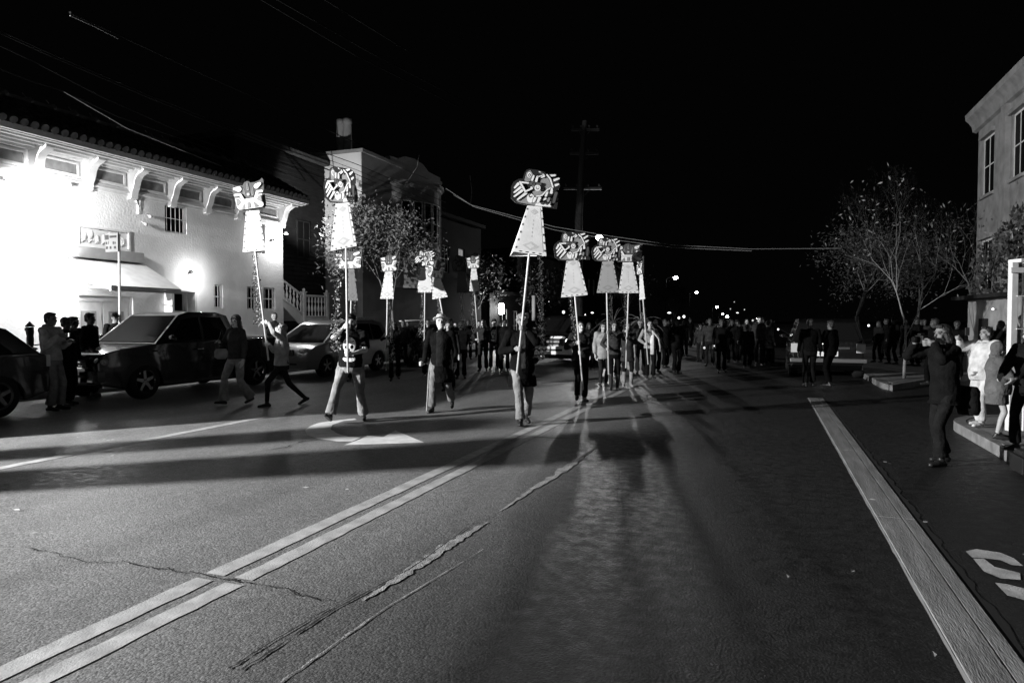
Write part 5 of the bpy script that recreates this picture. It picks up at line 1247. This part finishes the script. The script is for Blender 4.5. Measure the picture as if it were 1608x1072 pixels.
# woman with beanie
person('long-haired woman in beanie and wide trousers walking with a shoulder bag', (372,635), 1.72, -28, feet=((.10,.22,.02,8),(-.10,-.24,.05,-14)), hands=({'l': (.16,.26,1.22), 'h': (1,-.6,-1)}, None), head=(14,2), female=True,
       skinc=.5, top=.045, bottom=.28, leg=1.05, flare=1.35, style='long', hair='hair', hat=('beanie', .03), vox=.009, hem=-.03, puff=.006)
p = G(372, 635); bag = empty('shoulder_bag', p+RT*-.20-FH*.20+V((0,0,.98)), YAW+.5, 'light shoulder bag at the hip of the woman in the beanie', 'bag')
mb = MB(); mb.loft([((0,0,-.10),.07,.03),((0,0,-.06),.12,.05),((0,0,.04),.12,.045),((0,0,.09),.09,.02)], 16); mb.build('bag_body', cloth(.3), bag, smooth=True)
mb = MB(); mb.tube([(-.1,0,.08),(.02,.06,.45),(.1,0,.08)], .010, 6); mb.build('strap', M['black'], bag, smooth=True)
# man in fedora
person('white-bearded man in pale fedora and long dark coat walking with a cane', (693,646), 1.70, -6, feet=((.14,.12,0,0),(-.13,-.30,.10,-28)), hands=({'l': (.36,.12,.80), 'g': (0,0,1), 'h': (1,-.3,-1)}, None), head=(10,16), girth=1.1,
       skinc=.36, top=.006, hem=-.22, bottom=.17, leg=1.1, hat=('fedora', .5), beard='greyhair', hair='greyhair', vox=.009, shirt=.014, open_front=(.06, -.05))
q = G(670, 645); cn = empty('walking_cane', q, 0, 'thin walking cane of the man in the pale fedora', 'cane'); mb = MB(); mb.tube([(0,0,0),(.03,.02,.62),(.05,.03,.82)], .011, 8); mb.build('shaft', M['wood'], cn); mb = MB(); mb.tube([(.05,.03,.82),(.06,-.02,.87),(.05,-.09,.84)], .014, 8); mb.build('handle', M['wood'], cn)
# man in blazer with the largest placard
d = D_(820, 664)-.36
_, at, ax = placard('animal', (801,879,266,326,-2), (829,851,322), (806,395,858,402), ((831,398),(812,586)), d, 'largest animal-face placard, highest of all against the night sky', tinsel=1.5, drop=.16, side=-1)
person('curly-haired man in dark blazer and pale trousers carrying the largest placard', (820,665), 1.76, 6, feet=((.05,.24,0,6),(-.07,-.10,.03,-10)), hands=(hold(at, ax, 548, (.9,-.4,-.9)), hold(at, ax, 515, (-.9,-.3,-.9))),
       head=(-6,0), girth=1.05, skinc=.20, top=.006, hem=-.18, bottom=.2, leg=1.08, style='curly', hair='fair', vox=.009, shirt=.04, open_front=(.035, -.02), group=g, puff=.012)
# woman in dark jacket
d = D_(912, 630)-.34
_, at, ax = placard('animal', (868,926,363,411,8), (890,908,405), (881,467,923,463), ((903,465),(916,612)), d, 'animal-face placard left of the nearest street lamp', tinsel=.9)
person('woman in dark patterned jacket, black trousers and sneakers looking up at her placard', (911,630), 1.60, 8, feet=((.13,.26,.06,22),(-.10,-.02,0,0)), hands=(hold(at, ax, 538, (.9,-.3,-.8)), hold(at, ax, 554, (-.9,-.3,-.6))), head=(8,14), female=True, girth=1.05,
       skinc=.45, top=.02, bottom=.008, leg=.9, flare=.85, style='long', vox=.009, group=g, puff=.012)
# girl in pullover
d = D_(960, 612)-.34
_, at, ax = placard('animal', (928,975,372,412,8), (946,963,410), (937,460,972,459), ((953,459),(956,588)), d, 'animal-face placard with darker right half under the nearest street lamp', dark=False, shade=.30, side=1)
person('young woman with long black hair in grey pullover and boots carrying a placard', (964,612), 1.60, 2, feet=((.10,.12,0,0),(-.09,-.04,0,0)), hands=(hold(at, ax, 548, (.9,-.3,-.9)), hold(at, ax, 522, (-.9,-.3,-.9))), head=(4,0), female=True, skinc=.24,
       top=.04, bottom=.006, leg=.85, flare=.8, style='long', vox=.011, group=g, boots=True, hem=-.06)
person('woman in pale coat half hidden behind the long-haired placard bearer', AD(947,505,D_(960,612)+.9), 1.56, 10, head=(0,0), female=True, skinc=.3, top=.30, hem=-.1, bottom=.02, leg=.85, style='bob', vox=.013, puff=.02)
# woman in boots
d = D_(985, 607)-.34
_, at, ax = placard('cup', (963,1009,380,412,-3), (978,994,412), (971,460,1003,460), ((987,460),(983,578)), d, 'cup placard between two animal placards below the nearest street lamp', tinsel=1)
person('woman in dark coat and tall pale boots holding the cup placard', (985,607), 1.58, 0, feet=((.10,.05,0,0),(-.10,.0,0,0)), hands=(hold(at, ax, 520, (.9,-.3,-.9)), hold(at, ax, 531, (-.9,-.3,-.9))), head=(6,6), female=True, skinc=.3,
       top=.04, hem=-.14, bottom=.01, leg=.85, flare=.8, style='long', vox=.012, group=g, boots=True, shoes=.25)
# person with white cloth
d = D_(1018, 594)-.34
_, at, ax = placard('cup', (999,1013,402,432,0), (1003,1010,430), (1002,471,1015,469), ((1010,470),(1018,572)), d, 'narrow placard turned edge-on, rightmost of all the placards', turn=-58, tinsel=1)
person('person in pale knotted shirt with a white sash carrying the edge-on placard', (1020,594), 1.62, 6, feet=((.10,.05,0,0),(-.10,.0,0,0)), hands=(hold(at, ax, 540, (.9,-.3,-.9)), hold(at, ax, 520, (-.9,-.3,-.9))), head=(-14,4), skinc=.4, top=.30, bottom=.008, style='short', vox=.012, group=g)
p = AD(1026, 503, D_(1018, 594)-.15); mb = MB(); z = lambda y: AD(1026, y, dep(p)).z
mb.tube([(-.06,-.02,z(517)), (.05,-.08,z(523)), (.16,-.04,z(531)), (.20,-.02,z(545)), (.19,-.04,z(552))], [.03,.05,.05,.045,.02], 8, flat=.4); mb.tube([(.0,-.06,z(520)), (-.01,-.14,z(535)), (.0,-.14,z(556))], [.03,.06,.05], 8, flat=.4)
o_ = mb.build('white_shawl', cloth(.7), None, smooth=True); o_.location = (p.x, p.y, 0); tag(o_, 'white cloth draped over the shoulder of the person with the edge-on placard', 'shawl')
# bearer in the dark behind, left
d = D_(612, 597)-.3
_, at, ax = placard('cup', (597,624,398,427,0), (605,616,425), (597,469,618,469), ((608,469),(606,582)), d, 'small cup placard standing alone right of the leafy tree', tinsel=1.6)
person('dark-clothed bearer hidden behind tinsel, with the lone cup placard', (620,597), 1.62, 10, feet=((.10,.2,0,0),(-.09,-.15,.03,0)), hands=(hold(at, ax, 528, (.9,-.3,-.9)), hold(at, ax, 545, (-.9,-.3,-.9))), skinc=.10, top=.01, bottom=.01, style='long', female=True, vox=.013, group=g)
d = D_(655, 592)
_, at, ax = placard('animal', (649,684,392,420,6), (661,676,420), (654,459,679,459), ((667,459),(666,553)), d, 'smaller animal placard directly above the man in the pale fedora', tinsel=1.2)
person('bearer in dark clothes half hidden behind the man in the fedora', AD(672,505,d+.35), 1.66, 4, feet=((.10,.1,0,0),(-.09,-.05,0,0)), hands=(hold(at, ax, 520, (.9,-.3,-.9)), hold(at, ax, 535, (-.9,-.3,-.9))), skinc=.3, top=.012, bottom=.012, vox=.014, group=g)
d = 15.2
_, at, ax = placard('cup', (671,699,405,437,-14), (679,690,434), (679,470,703,466), ((690,466),(699,515)), d, 'tilted cup placard leaning behind the man in the pale fedora', tinsel=.7)
person('placard bearer almost wholly hidden behind the man in the fedora', AD(704,505,d+.4), 1.60, 0, hands=(hold(at, ax, 513, (.9,-.3,-.9)), None), skinc=.3, top=.02, bottom=.02, vox=.015, group=g)
d = D_(560, 600)
_, at, ax = placard('cup', (523,569,391,423,0), (547,556,422), (546,472,562,472), ((551,472),(549,540)), 17.6, 'cup placard with shaded grey skirt right behind the tall animal placard', shade=.14, tinsel=1.3)
person('bearer in dark clothes hidden behind the man in the skull shirt', AD(556,505,18.0), 1.62, 0, hands=(hold(at, ax, 520, (.9,-.3,-.9)), None), skinc=.2, top=.01, bottom=.01, vox=.015, group=g)
# back row
d = D_(728, 592)
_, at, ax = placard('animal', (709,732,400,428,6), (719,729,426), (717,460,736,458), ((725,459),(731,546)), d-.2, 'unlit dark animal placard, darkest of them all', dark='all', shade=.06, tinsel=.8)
person('woman with painted face holding the unlit placard', (724,594), 1.58, 0, feet=((.10,.1,0,0),(-.10,-.05,0,0)), hands=(hold(at, ax, 522, (.9,-.3,-.9)), hold(at, ax, 514, (-.9,-.3,-.9))), skinc=.4, facepaint=True, top=.22, bottom=.015, female=True, style='curly', hair='greyhair', vox=.012, group=g)
d = D_(757, 581)
_, at, ax = placard('cup', (732,753,400,422,0), (740,748,422), (737,457,753,457), ((745,457),(751,538)), d-.25, 'small far cup placard beside the unlit dark one', tinsel=1.7)
person('long-haired person in dark clothes under the small far cup placard', (759,582), 1.64, -6, feet=((.10,.14,0,0),(-.10,-.05,0,0)), hands=(hold(at, ax, 533, (.9,-.3,-.9)), hold(at, ax, 519, (-.9,-.3,-.9))), skinc=.45, facepaint=True, top=.03, bottom=.02, female=True, style='long', hair='fair', vox=.012, group=g)
person('man in black T-shirt with a pale skull print walking bare-armed', (776,580), 1.66, 2, feet=((.12,.12,0,0),(-.12,-.06,0,0)), skinc=.42, top=.012, sleeve='short', bottom=.03, printed=1.05, facepaint=True, vox=.011, hat=('beanie', .02))
person('man with skull face paint and dark glasses behind the man in the fedora', AD(707,505,D_(724,594)+.2), 1.66, 0, skinc=.45, facepaint=True, top=.04, bottom=.02, hat=('beanie', .25), glasses=True, vox=.012)
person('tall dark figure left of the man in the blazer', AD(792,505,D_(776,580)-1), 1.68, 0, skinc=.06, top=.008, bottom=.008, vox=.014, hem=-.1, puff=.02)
# headdress dancers
person('dancer with a wide arching feather headdress behind the long-haired bearer', AD(963,505,19.5), 1.60, 10, skinc=.25, top=.05, bottom=.02, female=True, style='long', hat=('feathers', .12), vox=.015)
person('dancer with a spiky feather headdress behind the person with the sash', AD(1006,505,20.5), 1.62, -8, skinc=.2, top=.03, bottom=.02, hat=('feathers', .30), vox=.015)
# pavement onlookers left
person('man in grey hoodie and jeans standing at the pickup with a lit phone', (82,644), 1.76, 88, feet=((.10,.04,0,0),(-.10,.06,0,0)), hands=({'l': (.10,.34,1.32), 'g': (0,.3,1), 'h': (.6,-.8,-1)}, {'l': (-.06,.30,1.22), 'h': (-.6,-.8,-1)}), skinc=.10,
       top=.36, bottom=.2, leg=1.15, flare=1.1, style='short', hood=True, vox=.009, puff=.012, hem=-.06)
hp_ = G(82, 644); ph = AD(107, 526, dep(hp_)-.05); r = empty('phone', ph, YAW, 'glowing phone held by the man in the grey hoodie', 'phone'); mb = MB(); mb.box((-.035,-.02,-.03), (.035,.02,.04)); mb.build('case', M['black'], r, bevel=.006); mb = MB(); mb.box((-.03,-.024,-.025), (.03,-.0205,.035)); mb.build('screen', M['screen'], r)
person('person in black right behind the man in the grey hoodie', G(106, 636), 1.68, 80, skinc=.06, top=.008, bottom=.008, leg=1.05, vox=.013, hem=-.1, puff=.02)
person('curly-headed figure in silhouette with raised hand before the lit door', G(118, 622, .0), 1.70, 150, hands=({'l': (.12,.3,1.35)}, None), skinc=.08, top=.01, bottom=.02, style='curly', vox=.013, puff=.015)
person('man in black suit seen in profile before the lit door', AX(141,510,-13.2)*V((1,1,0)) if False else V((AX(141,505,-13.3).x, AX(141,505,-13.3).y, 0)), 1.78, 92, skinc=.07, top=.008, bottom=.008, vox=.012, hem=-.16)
person('man in flat cap and dark jacket leaning past the windscreen of the pickup', V((AX(176,505,-14.3).x, AX(176,505,-14.3).y, 0)), 1.66, 60, skinc=.16, top=.01, bottom=.01, hat=('cap', .04), vox=.013, lean=(.06, 0), z0=.13)
person('dark-clad adult carrying a small child by the corner of the stucco house', V((AX(432,505,-12.9).x, AX(432,505,-12.9).y, 0)), 1.60, 40, skinc=.10, top=.01, bottom=.01, hands=({'l': (.05,.28,1.15)}, {'l': (-.10,.26,1.0)}), vox=.014, puff=.02)
cc = V((AX(431,505,-12.75).x, AX(431,505,-12.75).y, 1.0)); 
kid = empty('person', cc, 0, 'small child held up on the arm of the dark-clad adult', 'person')
mb = MB(); mb.ell((0,0,.72), (.085,.09,.105)); mb.cap((0,0,.62), (0,0,.5), .045, .06); mb.cap((0,0,.5), (0,0,.2), .10, .12); mb.cap((-.1,0,.5), (-.2,-.12,.38), .045, .04); mb.cap((.1,0,.5), (.2,-.12,.38), .045, .04); mb.cap((-.07,-.05,.18), (-.1,-.25,.05), .07, .05); mb.cap((.07,-.05,.18), (.1,-.25,.05), .07, .05); mb.cap((0,-.09,.70), (0,-.1,.69), .014, .012)
link(remesh(mb, 'body', .013, 2, .004, 9, (skin(.26), cloth(.012), M['hair'], M['eye']), lambda c: 1 if c.z < .6 else (2 if (c.z > .775 or c.y > .02) else (3 if (c.y < -.05 and abs(abs(c.x)-.03) < .014 and .725 < c.z < .742) else 0))), 'body', kid)
# right-hand side
gp = G(1482, 727)
_, _, inf = person('photographer in dark jacket raising a camera with both hands', (1482,728), 1.58, -84, feet=((.13,-.12,0,0),(-.13,.14,0,0)), hands=({'l': (.09,.34,1.52), 'g': (0,.2,1), 'h': (.7,-.1,-1)}, {'l': (-.09,.34,1.50), 'g': (0,.2,1), 'h': (-.7,-.1,-1)}), head=(4,2), skinc=.15, top=.008, bottom=.012, leg=1.08, flare=1.1, style='bob', vox=.008, puff=.008, hem=-.10, lean=(.02,0))
cp_ = inf['inv'].inverted() @ V((0, .33*inf['k'], 1.54*inf['k'])); cr = empty('camera_body', cp_, inf['rz'], 'black camera held up by the photographer on the right', 'camera')
mb = MB(); mb.box((-.065,-.03,-.045), (.065,.03,.045)); mb.box((-.025,-.03,.045), (.025,.03,.068)); mb.build('casing', M['black'], cr, bevel=.008)
mb = MB(); mb.lathe([(.001,.10),(.028,.10),(.034,.095),(.034,.03),(.03,.03)], (0,0,0), 16, axis='y'); mb.build('camera_lens', M['glass'], cr, smooth=True)
bgp = inf['inv'].inverted() @ V((-.05, -.24, .72)); bg_ = empty('shoulder_bag', bgp, inf['rz'], 'black bag hanging at the hip of the photographer', 'bag'); mb = MB(); mb.loft([((0,0,-.16),.13,.08),((0,0,-.1),.15,.10),((0,0,.1),.14,.09),((0,0,.15),.11,.06)], 14); link(remesh(mb, 'bag_body', .014, 1, .012, 8, (cloth(.008),)), 'bag_body', bg_)
mb = MB(); mb.tube([(.1,.05,.12),(.10,.1,.40),(.05,.16,.55)], .014, 6); mb.build('strap', M['black'], bg_, smooth=True)
_, _, inf = person('heavy boy in white sweatshirt and white trousers holding up a phone', G(1546, 668, .14), 1.40, -84, feet=((.10,.0,0,0),(-.10,.16,0,0)), hands=({'l': (.10,.46,1.52), 'g': (0,0,1), 'h': (.9,-.3,-1)}, {'l': (-.1,.2,.95)}), z0=.14, girth=1.28, head=(0,6), skinc=.22, top=.60, bottom=.56, leg=1.15, flare=1.1, shoes=.55, style='short', vox=.009, puff=.014, hem=-.07)
pp_ = inf['inv'].inverted() @ V((.08, .40, 1.40)); ph2 = AD(1519, 521, dep(pp_)); r = empty('phone', ph2, YAW, 'small phone lifted by the boy in white', 'phone'); mb = MB(); mb.box((-.03,-.006,-.05), (.03,.006,.06)); mb.build('case', M['dark'], r, bevel=.004)
_, _, inf = person('child in hooded jacket and dotted skirt holding a foil-wrapped cup', G(1564, 688, .14), 1.20, 62, feet=((.09,.0,0,0),(-.09,.06,0,0)), hands=({'l': (.06,.34,1.02), 'h': (.8,-.6,-1)}, {'l': (-.06,.34,1.0), 'h': (-.8,-.6,-1)}), z0=.14, girth=1.12, head=(0,-8), skinc=.34, top=.12, bare_leg=True, skirt=(.0,.36,1.05), bottom=.12, style='bald', hood='up', vox=.008, puff=.02, hem=-.07)
cpw = inf['inv'].inverted() @ V((0, .30, .90)); cu = empty('foil_cup', AD(1582, 566, dep(cpw)-.05), YAW, 'foil-wrapped cup in the hands of the hooded child', 'cup'); mb = MB(); mb.lathe([(.001,-.06),(.03,-.06),(.04,.06),(.034,.06),(.026,-.04),(.001,-.04)], (0,0,0), 14); mb.build('foil', M['tinsel'], cu, smooth=True)
person('person in black cut off by the right edge beside the steel frame', AD(1619,505,7.6), 1.42, -70, hands=({'l': (.1,.42,1.05), 'h': (.8,-.6,-1)}, {'l': (-.06,.40,1.0), 'h': (-.8,-.6,-1)}), z0=.14, skinc=.36, top=.01, bottom=.01, style='bob', vox=.011, puff=.015, female=True)
# couple at the dark vehicle
person('man in dark jacket seen from behind, left of the couple by the sport utility vehicle', (1271,607), 1.66, 170, skinc=.08, top=.004, bottom=.008, vox=.013, leg=1.05)
person('person holding a glowing candle by the sport utility vehicle', (1303,606), 1.62, -150, hands=(None, {'l': (-.30,.24,1.12), 'h': (-1,-.4,-1)}), skinc=.1, top=.003, bottom=.004, vox=.013, leg=1.05, puff=.01)
cdl = empty('candle', AD(1291, 541, D_(1303,606)-.15), 0, 'lit candle between the couple by the sport utility vehicle', 'candle'); mb = MB(); mb.lathe([(.02,-.08),(.02,0),(.001,0)], (0,0,0), 10); mb.build('wax', M['white'], cdl); mb = MB(); mb.lathe([(.004,.0),(.02,.02),(.016,.05),(.001,.1)], (0,0,0), 10); mb.build('flame', M['flame'], cdl, smooth=True)
person('man in pale grey coat looking at the sport utility vehicle', AD(1207,505,24), 1.62, 110, skinc=.18, top=.08, hem=-.15, bottom=.01, vox=.014)
# ---- crowd down the street: a few figures, copied
rgc = random.Random(12)
protos = []
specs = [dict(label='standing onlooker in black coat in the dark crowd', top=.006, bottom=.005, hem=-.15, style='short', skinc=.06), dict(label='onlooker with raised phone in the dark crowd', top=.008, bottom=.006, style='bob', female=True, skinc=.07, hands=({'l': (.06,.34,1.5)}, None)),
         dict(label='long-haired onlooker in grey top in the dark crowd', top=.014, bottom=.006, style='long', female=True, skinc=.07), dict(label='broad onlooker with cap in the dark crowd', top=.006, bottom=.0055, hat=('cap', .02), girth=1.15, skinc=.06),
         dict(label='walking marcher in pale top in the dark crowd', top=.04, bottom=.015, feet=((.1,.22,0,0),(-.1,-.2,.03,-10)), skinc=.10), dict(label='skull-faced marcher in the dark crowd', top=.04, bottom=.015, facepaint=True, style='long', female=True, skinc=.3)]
spots = []
for i in range(36):
    t = rgc.random(); d = 22+34*t*t+rgc.uniform(0, 4); x = rgc.uniform(1035, 1215)
    spots.append((AD(x, 505, d), rgc.uniform(-30, 30), rgc.choice((1.25, 1.45, 1.6, 1.66, 1.74))*rgc.uniform(.97,1.03)/1.66, 0))
for x, d in ((1380,24),(1392,26),(1404,23),(1440,22),(1452,24),(1468,15.5),(1503,17),(1422,27),(1448,26),(1590,14),(1606,13.5),(1572,15.5)):
    spots.append((AD(x, 505, d), rgc.uniform(-110, -20), rgc.uniform(1.46, 1.62)/1.66, .13))
for x, d in ((715,27),(735,28),(752,30),(786,27),(700,25),(640,24.5),(633,23.5),(925,22),(938,24),(975,24),(1030,21),(1044,23),(1062,20.5),(1133,21)):
    spots.append((AD(x, 505, d), rgc.uniform(-20, 20), rgc.uniform(1.54, 1.68)/1.66, 0))
base = {}
gl = {}
for i, (p, f, s, z) in enumerate(spots):
    reg = 'out in the dark street' if i < 36 else ('on the pavement by the bare tree' if i < 48 else 'behind the placard bearers')
    j = rgc.randrange(len(specs)); p.z = 0
    if j == 5 and (36 <= i < 48): j = 0
    if j not in base:
        sp_ = dict(specs[j]); lb = sp_.pop('label'); r, _, _ = person(lb, V((p.x, p.y, 0)), 1.66, f, vox=.017, z0=z, group=['black-coated onlookers', 'onlookers with raised phones', 'long-haired onlookers', 'capped onlookers', 'pale-topped marchers', 'skull-faced marchers'][j]+' of the dark crowd', **sp_); base[j] = r
    else: r = copy_tree(base[j])
    r['label'] = specs[j]['label'].replace(' in the dark crowd', '')+' '+reg; r['group'] = specs[j]['label'].split(' in the')[0]+' figures '+reg
    r.location = (p.x, p.y, z); r.rotation_euler[2] = YAW+math.pi+R(f); r.scale = (s, s, s)
# each crowd figure is told apart by its place among its own kind
rows = {}
for o in sc.objects:
    if o.get('group', '').find(' figures ') > 0 and o.get('category') == 'person': rows.setdefault(o['group'], []).append(o)
ordn = ['first', 'second', 'third', 'fourth', 'fifth', 'sixth', 'seventh', 'eighth', 'ninth', 'tenth', 'eleventh', 'twelfth']
for g_, os_ in rows.items():
    os_.sort(key=lambda o: (o.location.x*cy+o.location.y*sy)/(o.location.y*cy-o.location.x*sy))
    for i, o in enumerate(os_):
        if len(os_) > 1: o['label'] = ordn[min(i, 11)]+' '+o['label'].split(' out in')[0].split(' on the')[0].split(' behind the')[0]+' from the left '+g_.split(' figures ')[1]
# faint lights carried or shining in the crowd and beyond it
for x, y, d, sz, lab in ((1106,546,21,.035,'small pale lantern low in the crowd'),(1121,543,22,.025,'round candle glow low in the crowd'),(1222,517,23,.03,'phone screen glowing beside the man in the pale coat'),(1364,511,22,.035,'small triangular light behind the parked vehicle'),
                       (1051,491,60,.16,'flat lit sign far above the crowd'),(1066,499,70,.12,'narrow lit window left in the far row'),(1074,497,70,.13,'narrow lit window right in the far row'),(1158,491,120,.2,'flat bright light far down the street'),
                       (1147,485,140,.12,'faint upper point of light far down the street'),(1153,474,140,.1,'highest faint point of light far down the street'),(1169,486,130,.11,'faint point of light right of the far cluster'),(1182,503,110,.15,'low faint light at the end of the crowd'),(930,491,40,.09,'short bright strip light behind the dark-jacketed woman'),(919,494,35,.03,'tiny light above the dark-jacketed woman'),(885,490,35,.08,'small arched lit window behind the placards')):
    p = AD(x, y, d); mb = MB(); mb.ell((0,0,0), (sz, sz*.6, sz*(.45 if 'flat' in lab or 'strip' in lab else 1.1)), n=12, k=8); o_ = mb.build('distant_light', mat('distant_glow', 1, emit=.6 if ('faint' in lab or 'arched' in lab or 'lantern' in lab) else 2.0), None, smooth=True); o_.location = p; tag(o_, lab, 'light')
for x, y0, y1, d in ((838,464,503,38),(852,468,503,39)):
    a, b_ = AD(x, y1, d), AD(x, y0, d); mb = MB(); mb.tube([(0,0,0), (b_-a)], .10 if x < 845 else .06, 8); o_ = mb.build('light_column', mat('column_paint', .6, .6), None, smooth=True); o_.location = a; tag(o_, 'pale upright post behind the man in the blazer, '+('left and thicker' if x < 845 else 'right and thinner'), 'post')
